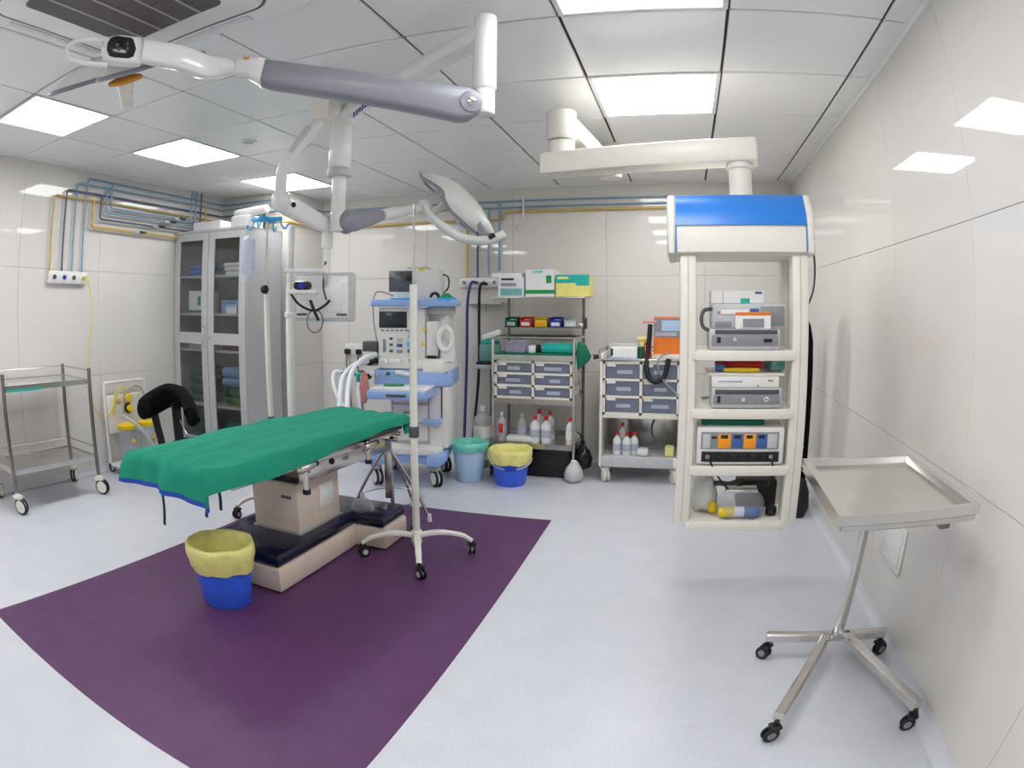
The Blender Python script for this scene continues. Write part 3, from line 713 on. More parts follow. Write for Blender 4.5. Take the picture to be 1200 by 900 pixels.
def petal_head(t, C, axis, major, R=.275, n=3, deep=.30, thick=.055, rimw=.012, under='grey_arm', dome=.5, squash=1.0, wave=0.0):
    """lobed lamp head: domed shell, dark rim, underside with lenses; axis = back of the lamp"""
    ax = Vector(axis).normalized(); ma = Vector(major); ma = (ma-ax*ma.dot(ax)).normalized(); mi = ax.cross(ma)
    def rad(a): return R*(1-deep*(.5-.5*math.cos(n*a))**1.3)
    NA, NR = 60, 8
    def pt(a, f, h): r = rad(a)*f; return C+ma*r*math.cos(a)+mi*r*math.sin(a)*squash+ax*(h+wave*f*f*math.cos(2*a+.6))
    rows = []
    for i in range(NR+1):
        f = i/NR; rows.append([pt(2*PI*j/NA, f if i else .001, thick*(1-f**3)+thick*dome*math.cos(f*PI/2)) for j in range(NA+1)])
    rows.append([pt(2*PI*j/NA, 1.0, -rimw) for j in range(NA+1)])
    k = MB(); k.grid(rows); h = k.build('lamp_head', 'white_gloss', t, smooth=60)
    k = MB(); k.tube([pt(2*PI*j/NA, 1.0, -rimw*.5) for j in range(NA)], rimw, 6, closed=True); k.build('rim', under, h)
    rows = [[pt(2*PI*j/NA, f, -rimw+(0.0 if f > .9 else .012)) for j in range(NA+1)] for f in (1.0, .92, .86, .4, .001)]
    k = MB(); k.grid(rows); k.build('underside', under, h, smooth=60)
    for q in range(n):
        for rr_, da in ((.74, 0), (.5, .32), (.5, -.32)):
            a = 2*PI*q/n+da; k = MB(); p = pt(a, rr_/(rad(a)/R), .004); k.cyl(p, p-ax*.012, .035, seg=16, bev=.003); k.build('lens', 'grey_light', h)
    return h, ax, ma, mi
def sterile_handle(t, h, C, ax, length=.13):
    k = MB(); k.lathe([(.03, -.02), (.062, -.028), (.066, -.036), (.062, -.044), (.03, -.05)], C, 24, M=ax.to_track_quat('Z', 'Y').to_matrix()); k.build('handle_flange', 'orange_lamp', h, 'orange ring')
    k = MB(); k.lathe([(.034, -.045), (.027, -.07), (.022, -.11), (.021, -length-.03), (.012, -length-.04)], C, 20, M=ax.to_track_quat('Z', 'Y').to_matrix()); k.build('sterile_handle', 'cream', h)

# ---- near lamp
T1 = Vector((-.60, 1.80, 0))
t = thing('surgical_light', 'near surgical lamp on a long grey spring arm with black display', 'surgical light', (T1.x, T1.y, 2.26))
k = MB(); a = Vector((MX, MY, 2.19)); b = Vector((T1.x, T1.y, 2.19)); d = (b-a).normalized(); k.tube([a+d*.02, b], 1.0, 12, flat=(.038, .032)); ea = k.build('extension_arm', 'white_gloss', t)
n_ = Vector((-d.y, d.x, 0)); 
n_ = n_ if n_.dot(a) < 0 else -n_
for i in range(6):
    r_ = ray(415+3.2*i, 134-2.6*i); o_ = Vector((0, 0, CAMZ)); q = o_+r_*((a+n_*.042-o_).dot(n_)/r_.dot(n_))
    k = MB(); k.box(q, (.015, .004, .024+.004*(i % 2)), .001, Matrix.Rotation(math.atan2(d.y, d.x), 3, 'Z')); k.build('brand_letter', 'purple_print', ea)
k = MB(); k.cyl((T1.x, T1.y, 1.985), (T1.x, T1.y, 2.255), .0385, seg=24, bev=.005); k.build('down_tube', 'white_gloss', t)
k = MB(); k.cyl((T1.x, T1.y, 1.90), (T1.x, T1.y, 1.99), .034, seg=24, bev=.004); jt = k.build('swivel_joint', 'white_gloss', t)
E1 = at(547, 124, dist=1.98); E0 = at(303, 90, dist=1.98); d = (E0-E1); nrm = d.cross(UP).normalized()
def onp(u, v, p=E1, n=nrm):
    r = ray(u, v); o = Vector((0, 0, CAMZ)); return o+r*((p-o).dot(n)/r.dot(n))
out = [onp(*q) for q in ((312, 73), (360, 79), (430, 88), (490, 99), (530, 103), (548, 105), (560, 112), (564, 123), (560, 134), (549, 141), (538, 142), (490, 132), (430, 121), (360, 110), (316, 103), (305, 98))]
k = MB(); k.slab(out, nrm, .075, .014); sa = k.build('spring_arm', 'grey_arm', t, smooth=50)
k = MB(); q = onp(549, 123); fr = nrm if nrm.dot(q-Vector((0, 0, CAMZ))) < 0 else -nrm; k.cyl(q+fr*.034, q+fr*.042, .036, seg=28, bev=.003); c1 = k.build('pivot_disc', 'grey_arm', sa)
k = MB(); k.cyl(q+fr*.041, q+fr*.046, .013, seg=18, bev=.002); k.build('pivot_bolt', 'chrome', sa)
k = MB(); k.cyl(Vector((T1.x, T1.y, 1.925)), onp(556, 122), .03, seg=18); k.build('arm_hinge', 'white_gloss', t)
out = [onp(*q) for q in ((313, 71), (300, 71), (288, 70), (276, 72), (276, 88), (290, 90), (300, 96), (306, 101))]
k = MB(); k.slab(out, nrm, .07, .012); kn = k.build('arm_knuckle', 'white_gloss', t, smooth=50)
q = onp(290, 73)+fr*.036; k = MB(); k.box(q, (.02, .006, .008), .002, Matrix.Rotation(math.atan2(d.y, d.x), 3, 'Z')); k.build('index_mark', 'orange_lamp', kn)
pth = [onp(282, 80), onp(268, 79), onp(255, 79), onp(246, 79)]
k = MB(); k.tube(pth, [.021, .030, .038, .034], 18); k.build('swivel_ball', 'white_gloss', t)
# yoke with display and loop handle, a little nearer than the head
YP = at(140, 62, dist=1.86); yn = (E0-at(140, 62, dist=1.86)).cross(UP).normalized()
def ony(u, v): return onp(u, v, YP, yn)
yk = [onp(256, 79)*.0+onp(256, 79), at(238, 78, dist=1.95), at(215, 69, dist=1.91), at(190, 64, dist=1.88), at(165, 60, dist=1.86)]
k = MB(); k.tube(smoothpath(yk, 4), [.034, .037, .039, .040, .041, .042, .042, .042, .042, .042, .042, .042, .041, .040, .040, .039, .038], 14, flat=(.55, .92)); yo = k.build('yoke', 'white_gloss', t, smooth=60)
out = [ony(*q) for q in ((164, 46), (140, 43), (128, 45), (121, 50), (119, 60), (121, 70), (128, 75), (142, 77), (164, 77), (170, 62))]
k = MB(); k.slab(out, yn, .05, .012); k.build('display_housing', 'white_gloss', yo, smooth=50)
fr2 = yn if yn.dot(YP-Vector((0, 0, CAMZ))) < 0 else -yn
out = [ony(*q)+fr2*.026 for q in ((154, 50), (150, 48), (135, 46), (128, 48), (124, 54), (123, 62), (126, 69), (132, 71), (148, 72), (154, 70), (157, 61))]
k = MB(); k.slab(out, yn, .006, .002); dp = k.build('display', 'black_gloss', yo, 'dark display with faint digits')
for (u, v, s) in ((135, 57, 1), (137, 62, 1), (147, 56, .7), (147, 61, .7)):
    p = ony(u, v)+fr2*.030; k = MB(); k.box(p, (.010*s, .002, .009), 0, Matrix.Rotation(math.atan2((E0-YP).y, (E0-YP).x), 3, 'Z')); k.build('display_digit', 'grey_dark', yo)
lp = [ony(*q) for q in ((126, 46), (105, 46), (88, 49), (80, 54), (78, 62), (82, 69), (95, 73), (110, 75), (126, 76))]
k = MB(); k.tube(smoothpath(lp, 4), .008, 8); k.build('loop_handle', 'white_gloss', yo)
for i in range(4):
    p = ony(167+5*i, 63+1.0*i)+fr2*.024; k = MB(); k.box(p, (.010, .003, .006), 0, Matrix.Rotation(math.atan2((E0-YP).y, (E0-YP).x), 3, 'Z')); k.build('brand_letter', 'purple_print', yo)
HC = at(146, 82, dist=2.14); vv_ = ray(146, 82); rr_v = vv_.cross(UP).normalized(); uu_ = rr_v.cross(vv_)
h, ax, ma, mi = petal_head(t, HC, (uu_*.956-rr_v*.29)*math.cos(.03)-vv_*math.sin(.03), -rr_v*.956-uu_*.29, R=.29, n=4, deep=.5, thick=.042, rimw=.009, dome=.8, squash=.72)
sterile_handle(t, h, HC, ax, .10)
k = MB(); k.cyl(HC+ax*.02, at(168, 62, dist=1.90), .028, seg=14); k.build('yoke_joint', 'white_gloss', h)

# ---- far lamp
t = thing('surgical_light', 'far surgical lamp with tilted white shell before the back wall', 'surgical light', (MX, MY, 1.88))
k = MB(); k.cyl((MX, MY, 1.70), (MX, MY, 1.90), .034, seg=20, bev=.004); k.cyl((MX, MY, 1.63), (MX, MY, 1.72), .038, seg=20, bev=.006); k.build('down_tube', 'white_gloss', t)
S0 = Vector((MX+.03, MY+.02, 1.675)); S1 = at(497, 243, dist=3.35); d = (S1-S0)
k = MB(); k.tube([S0, S0+d*.08, S0+d*.3, S0+d*.44], [.054, .056, .040, .026], 16, flat=(.6, .9)); k.ball(S0, (.045, .05, .056), 16, 10); k.build('spring_arm', 'grey_arm', t, smooth=60)
k = MB(); k.tube([S0+d*.42, S0+d*.60, S0+d*.66, S0+d*.9, S1], [.030, .033, .028, .026, .03], 14); k.build('arm_link', 'white_gloss', t)
k = MB(); k.ball(S1, .045, 16, 10); k.build('arm_joint', 'white_gloss', t)
Lp = [(493, 204), (498, 213), (511, 222), (523, 232), (526, 243), (533, 254), (545, 264), (557, 273)]
Rp = [(497, 202), (517, 206), (537, 215), (552, 228), (563, 241), (571, 254), (577, 266), (580, 274)]
Bp = [.03, .11, .18, .225, .235, .20, .14, .04]
def hpl(q): r = ray(*q); return Vector((0, 0, CAMZ))+r*(3.40/r.dot(FWD))
LP = smoothpath([hpl(q) for q in Lp], 4); RP = smoothpath([hpl(q) for q in Rp], 4); BP = [v.x for v in smoothpath([V(b_, 0, 0) for b_ in Bp], 4)]
rows = [[l+(r-l)*math.cos(f)+FWD*b_*math.sin(f) for f in [-PI/2+PI*i/16 for i in range(17)]] for l, r, b_ in zip(LP, RP, BP)]
k = MB(); k.grid(rows); h = k.build('lamp_head', 'white_gloss', t, smooth=60)
edge = [r[0] for r in rows]+[r[-1] for r in rows[::-1]]
k = MB(); k.tube(edge, .010, 6, closed=True); k.build('rim', 'grey_arm', h)
k = MB(); k.grid([[l+(r-l)*.06+FWD*b_*.97*(-1+2*i/8) for i in range(9)] for l, r, b_ in zip(LP, RP, BP)]); k.build('underside', 'grey_light', h, smooth=60)
cm_ = LP[len(LP)//2]; nl = (LP[8]-LP[20]).cross(FWD).normalized(); nl = nl if nl.dot(RIGHT) < 0 else -nl
for i_ in (8, 14, 20):
    for s_ in (-.5, 0, .5):
        p_ = LP[i_]+FWD*BP[i_]*s_; k = MB(); k.cyl(p_-nl*.006, p_+nl*.010, .032, seg=16, bev=.003); k.build('lens', 'white_gloss', h)
k = MB(); k.cyl(cm_, cm_+nl*.10, .024, .018, seg=16, bev=.004); k.build('sterile_handle', 'cream', h)
k = MB(); k.cyl(cm_+nl*.008, cm_+nl*.016, .045, seg=20, bev=.003); k.build('handle_flange', 'orange_lamp', h)
bp = [at(*q, dist=3.30) for q in ((497, 240), (503, 252), (517, 264), (537, 277), (557, 282), (575, 281), (592, 274))]
k = MB(); k.tube(smoothpath(bp, 4), 1.0, 10, flat=(.030, .020)); yk2 = k.build('yoke', 'white_gloss', t, smooth=60)
a = at(573, 279, dist=3.27); b = at(580, 275, dist=3.27); k = MB(); k.tube([a, b], 1.0, 8, flat=(.012, .012)); k.build('end_cap', 'black', yk2)
a = at(564, 268, dist=3.16); k = MB(); k.slab([at(*q, dist=3.15) for q in ((561, 276), (559, 264), (563, 259), (570, 270), (573, 276))], FWD, .03, .006); k.build('yoke_bracket', 'grey_arm', yk2)

# ---- monitor arm
t = thing('monitor_arm', 'white ceiling arm holding a small monitor with a black camera before it', 'monitor arm', (-1.56, 2.33, 2.26))
q = at(378, 112, dist=2.78); q2 = at(378, 140, dist=2.78)
k = MB(); k.box(((q.x+q2.x)/2, (q.y+q2.y)/2, (q.z+q2.z)/2), (.085, .085, q.z-q2.z+.02), .008, Matrix.Rotation(YAW, 3, 'Z')); bl = k.build('arm_end_block', 'cream', t)
k = MB(); k.cyl((MX, MY, 2.20), (q.x, q.y, q.z+.0), .034, seg=14); k.build('extension_arm', 'white', t)
k = MB(); k.tube(smoothpath([at(376, 142, dist=2.78), at(356, 165, dist=2.76), at(339, 185, dist=2.74), at(331, 200, dist=2.74), at(329, 222, dist=2.74), at(329, 240, dist=2.74)], 4), .027, 14); k.build('drop_arm', 'white_gloss', t)
k = MB(); k.tube([at(362, 148, dist=2.72), at(340, 178, dist=2.70)], .012, 8); k.build('arm_cover', 'grey_light', t)
S0 = at(329, 236, dist=2.74); S1 = at(384, 266, dist=2.9)
k = MB(); k.tube([S0, S0.lerp(S1, .15), S0.lerp(S1, .8), S1], [.045, .052, .042, .036], 14, flat=(.6, .9)); k.ball(S0, (.045, .045, .05), 14, 8); k.ball(S1, (.036, .036, .04), 14, 8); sp = k.build('spring_arm', 'white_gloss', t, smooth=60)
p = at(344, 240, dist=2.69); k = MB(); k.ball(p, .012, 10, 6); k.build('screw_cap', 'black', sp)
k = MB(); k.cyl(S1+UP*.02, S1-UP*.10, .027, seg=16, bev=.004); k.build('swivel_joint', 'white_gloss', t)
Sb = Vector((S1.x, S1.y, at(383, 320, near=S1).z)); k = MB(); k.cyl(S1-UP*.08, Sb, .014, seg=12); k.build('rod', 'white_gloss', t)
a = at(333, 317, near=S1); k = MB(); k.cyl(a, Sb+UP*.01, .011, seg=10); k.build('cross_bar', 'white_gloss', t)
mz = lambda u, v: at(u, v, dist=3.02)
mn = -FWD; c = mz(381, 348); wv = (mz(416, 348)-mz(345, 348)).length; hv = (mz(381, 319)-mz(381, 376)).length
MR = Matrix.Rotation(YAW+.12, 3, 'Z')
k = MB(); k.box(c, (wv, .045, hv), .010, MR); mo = k.build('monitor', 'grey_light', t)
k = MB(); k.box(c+MR @ Vector((-.01, -.026, .0)), (wv*.86, .012, hv*.86), .004, MR); k.build('monitor_back', 'white_gloss', mo)
k = MB(); k.box(c+MR @ Vector((-.01, -.034, -.0)), (wv*.68, .008, hv*.62), .003, MR); k.build('vent_plate', 'white_gloss', mo)
for s in (-1, 1):
    k = MB(); k.box(c+MR @ Vector((s*wv*.33-.01, -.036, -hv*.36)), (.05, .012, .01), .002, MR); k.build('vent', 'grey_dark', mo)
k = MB(); k.cyl(Sb+UP*.01, c+UP*.04, .014, seg=10); k.build('mount_bracket', 'white', t)
p = mz(360, 340)+MR @ Vector((0, -.10, 0))
k = MB(); k.box(p-UP*.012, (.14, .07, .02), .006, MR); sh = k.build('camera_tray', 'white', t)
k = MB(); k.box(p+UP*.018, (.085, .05, .04), .015, MR); cm = k.build('camera', 'black_gloss', sh)
k = MB(); k.cyl(p+UP*.018+MR @ Vector((0, -.02, 0)), p+UP*.018+MR @ Vector((0, -.04, 0)), .016, seg=14); k.build('camera_lens', 'blue_bin', sh)
k = MB(); k.tube(smoothpath([p+UP*-.01+MR @ Vector((-.06, -.02, 0)), mz(355, 357)+MR @ Vector((0, -.08, 0)), mz(372, 364)+MR @ Vector((0, -.09, 0)), mz(384, 358)+MR @ Vector((0, -.08, 0)), mz(390, 352)+MR @ Vector((0, -.08, 0))], 4), .006, 8); k.tube(smoothpath([mz(368, 352)+MR @ Vector((0, -.09, 0)), mz(373, 365)+MR @ Vector((0, -.09, 0)), mz(377, 375)+MR @ Vector((0, -.08, 0))], 4), .008, 8); k.build('cable_clamp', 'black', t)
lo = [mz(373+9*math.cos(a), 376+13*math.sin(a))+MR @ Vector((0, -.08, 0)) for a in [i*2*PI/20 for i in range(20)]]
k = MB(); k.tube(lo, .003, 6, closed=True); k.build('cable_loop', 'grey_dark', t)
k = MB(); k.tube(smoothpath([Sb+UP*.05-FWD*.02, mz(382, 335)+MR @ Vector((0, -.07, 0)), mz(386, 352)+MR @ Vector((0, -.08, 0))], 4), .005, 6); k.build('cable', 'grey_dark', t)

# ================================================================== STEEL TROLLEY (left)
x0, x1, y0, y1 = -4.0, -3.60, 1.645, 2.43
t = thing('instrument_trolley', 'stainless two-shelf instrument trolley by the left wall', 'trolley', ((x0+x1)/2, (y0+y1)/2, 0))
k = 0
for x in (x0, x1):
    for y in (y0, y1):
        kb = MB(); kb.cyl((x, y, .13), (x, y, .875), .0145, seg=14, bev=.003); lg = kb.build('leg', 'steel_dark', t)
        caster(t, (x, y), .055, .5 if x > -3.8 else 2.2, fork='cream', wheel='rubber', hub='cream', top=.14, w=.03, hr=.76)
def tray(t, z, lip, name):
    kb = MB(); kb.bx(x0+.01, x1-.01, y0+.01, y1-.01, z, z+.006)
    kb.bx(x0, x0+.008, y0, y1, z-.022, z+lip); kb.bx(x1-.008, x1, y0, y1, z-.022, z+lip); kb.bx(x0, x1, y0, y0+.008, z-.022, z+lip); kb.bx(x0, x1, y1-.008, y1, z-.022, z+lip)
    kb.build(name, 'steel_brushed', t, smooth=0)
tray(t, .79, .012, 'shelf'); tray(t, .27, .012, 'shelf')
for z in (.86, .34):
    for a, b in (((x0, y0), (x1, y0)), ((x0, y1), (x1, y1)), ((x0, y0), (x0, y1))):
        kb = MB(); kb.cyl((*a, z), (*b, z), .006, seg=8); kb.build('guard_rail', 'steel', t)
kb = MB(); kb.bx(x1-.012, x1+.004, y0+.02, y0+.35, .764, .776); kb.build('edge_strip', 'teal', t)

# ================================================================== SUCTION UNIT (left wall)
sx0, sx1, sy0, sy1 = -4.03, -3.86, 2.87, 3.33
t = thing('suction_unit', 'white suction trolley with yellow regulators and jars by the left wall', 'suction unit', ((sx0+sx1)/2, (sy0+sy1)/2, 0))
for y in (sy0, sy1):
    kb = MB(); kb.tube(bendpath([(sx0, y, .05), (sx0, y, .70), (sx0+.001, (sy0+sy1)/2, .70)], .03, 3), .012, 8); kb.build('frame_tube', 'white', t)
    kb = MB(); kb.tube([(sx0-.02, y, .06), (sx1+.03, y, .06)], .014, 8); kb.build('base_rail', 'white', t)
    for x in (sx0, sx1+.02): caster(t, (x, y), .03, 1.0, top=.06)
kb = MB(); kb.bx(sx0, sx1, sy0, sy1, .055, .075, .004); kb.build('base_plate', 'white', t)
kb = MB(); kb.bx(sx0-.006, sx0+.006, sy0+.02, sy1-.02, .30, .60, .003); kb.build('back_plate', 'cream', t)
for y, z in ((2.99, .10), (3.22, .10)):
    kb = MB(); kb.lathe([(.06, z), (.07, z+.01), (.07, z+.24), (.06, z+.255)], (sx1-.04, y, 0), 20); j = kb.build('jar', 'plastic_clear', t)
    kb = MB(); kb.lathe([(.075, z+.25), (.078, z+.26), (.078, z+.28), (.02, z+.30)], (sx1-.04, y, 0), 20, capt=True); kb.build('jar_lid', 'yellow', j, 'yellow lid')
    kb = MB(); kb.cyl((sx1+.02, y+.02, z+.15), (sx1+.04, y+.02, z+.15), .03, .01, seg=10); kb.build('float_cap', 'pipe_yellow', j)
for y, z, r, m in ((3.10, .575, .04, 'yellow'), (3.12, .485, .03, 'yellow'), (2.99, .55, .022, 'pipe_yellow')):
    kb = MB(); kb.lathe([(.012, 0), (r, .005), (r, .03), (r*.7, .04)], (sx0+.02, y, z), 18, M=Matrix.Rotation(PI/2, 3, 'Y'), capt=True); kb.build('regulator_knob', m, t)
kb = MB(); kb.cyl((sx0+.01, 3.12, .485), (sx0+.025, 3.12, .485), .042, seg=18); kb.build('gauge', 'black', t)
for q, m in (((2.93, 3.0, 3.12), 'hose_yellow'), ((2.95, 3.08, 3.26), 'hose_yellow'), ((3.05, 3.18, 3.28), 'pipe_blue')):
    kb = MB(); kb.tube(smoothpath([(sx0+.03, q[0], .45), (sx0+.05, q[0]+.02, .60), (sx0+.06, q[1], .66), (sx0+.05, q[2], .60), (sx0+.04, q[2], .45)], 5), .005, 6); kb.build('tubing', m, t)
kb = MB(); kb.tube(smoothpath([(sx0+.05, 3.02, .44), (sx1+.03, 3.08, .36), (sx1+.05, 3.2, .20), (sx1+.02, 3.27, .10)], 5), .014, 8); kb.build('suction_hose', 'grey_light', t)

# ================================================================== STEEL CABINET
cx0, cx1, cy0, cy1, ch = -4.085, -3.22, 3.77, 4.25, 1.925
t = thing('steel_cabinet', 'tall grey steel cabinet with four glazed door panels', 'cabinet', ((cx0+cx1)/2, (cy0+cy1)/2, 0))
kb = MB(); w_ = .012
kb.bx(cx0, cx0+w_, cy0+.02, cy1, .04, ch); kb.bx(cx1-w_, cx1, cy0+.02, cy1, .04, ch); kb.bx(cx0, cx1, cy1-w_, cy1, .04, ch)
kb.bx(cx0, cx1, cy0+.005, cy1, ch-.02, ch); kb.bx(cx0, cx1, cy0+.02, cy1, .04, .10); kb.build('body', 'grey_cab', t, smooth=0)
kb = MB(); kb.bx(cx0+w_, cx1-w_, cy1-w_-.004, cy1-w_, .1, ch-.02); kb.build('back_lining', 'cab_inside', t, smooth=0)
for x in (cx0+.04, cx1-.04):
    for y in (cy0+.05, cy1-.05):
        kb = MB(); kb.bx(x-.03, x+.03, y-.03, y+.03, 0, .05); kb.build('foot', 'grey_dark', t, smooth=0)
SH = [.13, .47, .93, 1.23, 1.545]
mid = (cx0+cx1)/2
for z in SH[1:]:
    kb = MB(); kb.bx(cx0+w_, cx1-w_, cy0+.03, cy1-w_-.005, z-.018, z, .002); kb.build('shelf', 'grey_light', t, smooth=0)
for s, (a, b) in enumerate(((cx0+.004, mid-.003), (mid+.003, cx1-.004))):
    f = .062
    kb = MB(); yd0, yd1 = cy0, cy0+.02
    zlo0, zlo1, zup0, zup1 = .18, .985, 1.065, 1.845
    kb.bx(a, a+f, yd0, yd1, .11, ch-.024); kb.bx(b-f, b, yd0, yd1, .11, ch-.024)
    kb.bx(a+f, b-f, yd0, yd1, .11, zlo0); kb.bx(a+f, b-f, yd0, yd1, zlo1, zup0); kb.bx(a+f, b-f, yd0, yd1, zup1, ch-.024)
    d = kb.build('door', 'grey_cab', t, smooth=0)
    for z0, z1 in ((zlo0, zlo1), (zup0, zup1)):
        kb = MB(); kb.bx(a+f, b-f, yd0+.008, yd0+.012, z0, z1); kb.build('pane', 'glass_dark', d, 'glass pane', smooth=0)
        kb = MB(); g = .006; kb.bx(a+f, a+f+g, yd0-.002, yd0+.014, z0, z1); kb.bx(b-f-g, b-f, yd0-.002, yd0+.014, z0, z1); kb.bx(a+f, b-f, yd0-.002, yd0+.014, z0, z0+g); kb.bx(a+f, b-f, yd0-.002, yd0+.014, z1-g, z1); kb.build('glazing_bead', 'grey_light', d, smooth=0)
kb = MB(); kb.tube(bendpath([(mid-.03, cy0, 1.12), (mid-.03, cy0-.03, 1.12), (mid-.03, cy0-.03, .95), (mid-.03, cy0, .95)], .01, 3), .006, 8); kb.build('handle', 'chrome', t)
kb = MB(); kb.cyl((mid+.03, cy0, 1.03), (mid+.03, cy0-.012, 1.03), .012, seg=12); kb.build('lock', 'chrome', t)
# --- what stands in the cabinet
def carton(x0, x1, y0, y1, z0, z1, m, label, bands=(), group=None, name='carton', cat='box', bev=.003):
    t = thing(name, label, cat, ((x0+x1)/2, (y0+y1)/2, z0), 0, group)
    kb = MB(); kb.bx(x0, x1, y0, y1, z0, z1, bev, 1); kb.build('box_body', m, t, smooth=0)
    for ib, (fx0, fx1, fz0, fz1, bm_) in enumerate(bands):       # printed areas on the front face
        kb = MB(); kb.bx(x0+(x1-x0)*fx0, x0+(x1-x0)*fx1, y0-.0015-.0012*ib, y0+.001, z0+(z1-z0)*fz0, z0+(z1-z0)*fz1); kb.build('print', bm_, t, smooth=0)
    return t
def bundle(c, s, m, label, seed=0, name='cloth_bundle', cat='cloth', group=None, fl=3):
    """soft folded pack: rounded box with lumpy surface and fold lines"""
    t = thing(name, label, cat, (c[0], c[1], c[2]), 0, group); rnd = random.Random(seed)
    for i in range(fl):
        z = c[2]+s[2]*(i+.5)/fl; kb = MB(); kb.box((c[0]+rnd.uniform(-.01, .01), c[1]+rnd.uniform(-.01, .01), z), (s[0]*rnd.uniform(.9, 1), s[1]*rnd.uniform(.9, 1), s[2]/fl*1.02), s[2]/fl*.45, Matrix.Rotation(rnd.uniform(-.1, .1), 3, 'Z'), 3); kb.build('fold', m, t, smooth=60)
    return t
cf = cy0+.07
bundle((-3.86, cf+.13, SH[4]), (.26, .24, .09), 'cloth_blue', 'blue folded cloth pack on the top left shelf of the cabinet', 1)
bundle((-3.42, cf+.13, SH[4]), (.28, .24, .10), 'cloth_white', 'white folded pack on the top right shelf of the cabinet', 2)
carton(-3.96, -3.76, cf, cf+.2, SH[3], SH[3]+.19, 'carton', 'white carton with green band on the left cabinet shelf', [(0, 1, .02, .14, 'green'), (.6, .78, .35, .75, 'green')])
carton(-3.60, -3.34, cf+.05, cf+.2, SH[3], SH[3]+.11, 'cloth_pale', 'blue carton at the back of the right cabinet shelf')
carton(-3.48, -3.36, cf-.02, cf+.04, SH[3], SH[3]+.07, 'carton', 'small white and blue box before the blue carton in the cabinet', [(.1, .9, .8, .95, 'cyan')])
carton(-3.95, -3.76, cf, cf+.16, SH[2], SH[2]+.10-.045, 'carton', 'low white box just below the left door rail of the cabinet')
bundle((-3.43, cf+.12, SH[2]), (.30, .2, .052), 'cloth_red', 'dark red folded cloth below the right door rail of the cabinet', 4, fl=2)
bundle((-3.86, cf+.14, SH[1]), (.28, .26, .30), 'green_dark', 'stack of dark green cloths on the lower left shelf of the cabinet', 5, fl=4)
bundle((-3.46, cf+.14, SH[1]), (.26, .26, .15), 'green_dark', 'green cloths under the blue packs in the cabinet', 6, fl=2)
bundle((-3.47, cf+.12, SH[1]+.155), (.24, .22, .16), 'cloth_pale', 'pale blue wrapped packs on the lower right shelf of the cabinet', 7, fl=2)
bundle((-3.86, cf+.14, .105), (.28, .26, .2), 'green_dark', 'green cloths on the cabinet floor, left', 8, fl=2)
bundle((-3.45, cf+.14, .105), (.28, .26, .24), 'green_dark', 'green cloths on the cabinet floor, right', 9, fl=2)
# --- on the cabinet
carton(-3.97, -3.62, cy0+.10, cy0+.32, ch, ch+.085, 'carton', 'flat white box on top of the cabinet at the left', [(.0, .03, 0, 1, 'purple_print')])
t = thing('device_box', 'dark box at the back of the cabinet top', 'box', (-3.50, cy0+.40, ch))
kb = MB(); kb.bx(-3.62, -3.40, cy0+.33, cy0+.46, ch, ch+.20, .01); kb.build('casing', 'black', t)
kb = MB(); kb.bx(-3.60, -3.42, cy0+.322, cy0+.332, ch+.02, ch+.18, .003); kb.build('front_panel', 'grey_dark', t)
t = thing('paper_roll', 'white roll standing on a carton at the right of the cabinet top', 'roll', (-3.36, cy0+.16, ch))
kb = MB(); kb.bx(-3.46, -3.26, cy0+.06, cy0+.26, ch, ch+.10, .012); kb.build('pack', 'cloth_white', t)
kb = MB(); kb.cyl((-3.50, cy0+.18, ch+.135), (-3.10, cy0+.10, ch+.135), .035, seg=18, bev=.006); kb.build('roll', 'carton', t)

_before = set(COL.objects)
# ================================================================== ANAESTHESIA MACHINE
t = thing('anaesthesia_machine', 'white and blue anaesthesia machine with screen, dials and casters', 'anaesthesia machine', (-1.87, 4.25, 0))
def P_(u, v, y): return at(u, v, y=y)
mx0, mx1 = -2.15, -1.575
kb = MB(); kb.slab([(-2.16, 3.93, 1.318), (-1.585, 3.93, 1.318), (-1.56, 3.98, 1.318), (-1.60, 4.40, 1.318), (-2.14, 4.40, 1.318), (-2.19, 3.98, 1.318)], UP, .05, .015); kb.build('top_shelf', 'machine_blue', t, 'pale blue top shelf')
kb = MB(); kb.bx(-2.13, -1.78, 3.985, 4.38, .905, 1.285, .015); mp = kb.build('control_panel', 'white', t)
y = 3.985
def onpanel(u0, v0, u1, v1, m, name, d=.006, bev=.002, par=mp, yy=y):
    a = P_(u0, v0, yy); b = P_(u1, v1, yy); kb = MB(); kb.bx(a.x, b.x, yy-d, yy+.002, b.z, a.z, bev); return kb.build(name, m, par)
onpanel(445, 365, 475, 384, 'black', 'screen_bezel', .007); onpanel(447, 366, 473, 382, 'screen', 'screen', .009)
onpanel(477, 365, 481, 368, 'yellow', 'sticker')
for i in range(6): onpanel(447+5.2*i, 386, 450+5.2*i, 388, 'grey_mid', 'soft_key')
onpanel(449, 397, 452, 412, 'grey_arm', 'slot')
for v in (395, 402, 409.5): onpanel(456, v, 459.5, v+3, 'grey_dark', 'switch')
for i, v in enumerate((396, 402.5, 409.5)): onpanel(464, v, 470, v+4, ('grey_light', 'blue_key', 'grey_mid')[i], 'flow_label')
for i, v in enumerate((388, 394, 403, 411)):
    p = P_(479, v, y); kb = MB(); kb.cyl(p, p-Vector((0, .03, 0)), (.013, .013, .022, .016)[i], seg=16, bev=.003); kb.build('dial', ('pipe_blue', 'pipe_blue', 'cyan', 'hose_navy')[i], mp)
kb = MB(); kb.bx(-2.13, -1.64, 3.965, 4.36, .845, .925, .02); kb.build('instrument_ledge', 'white', t)
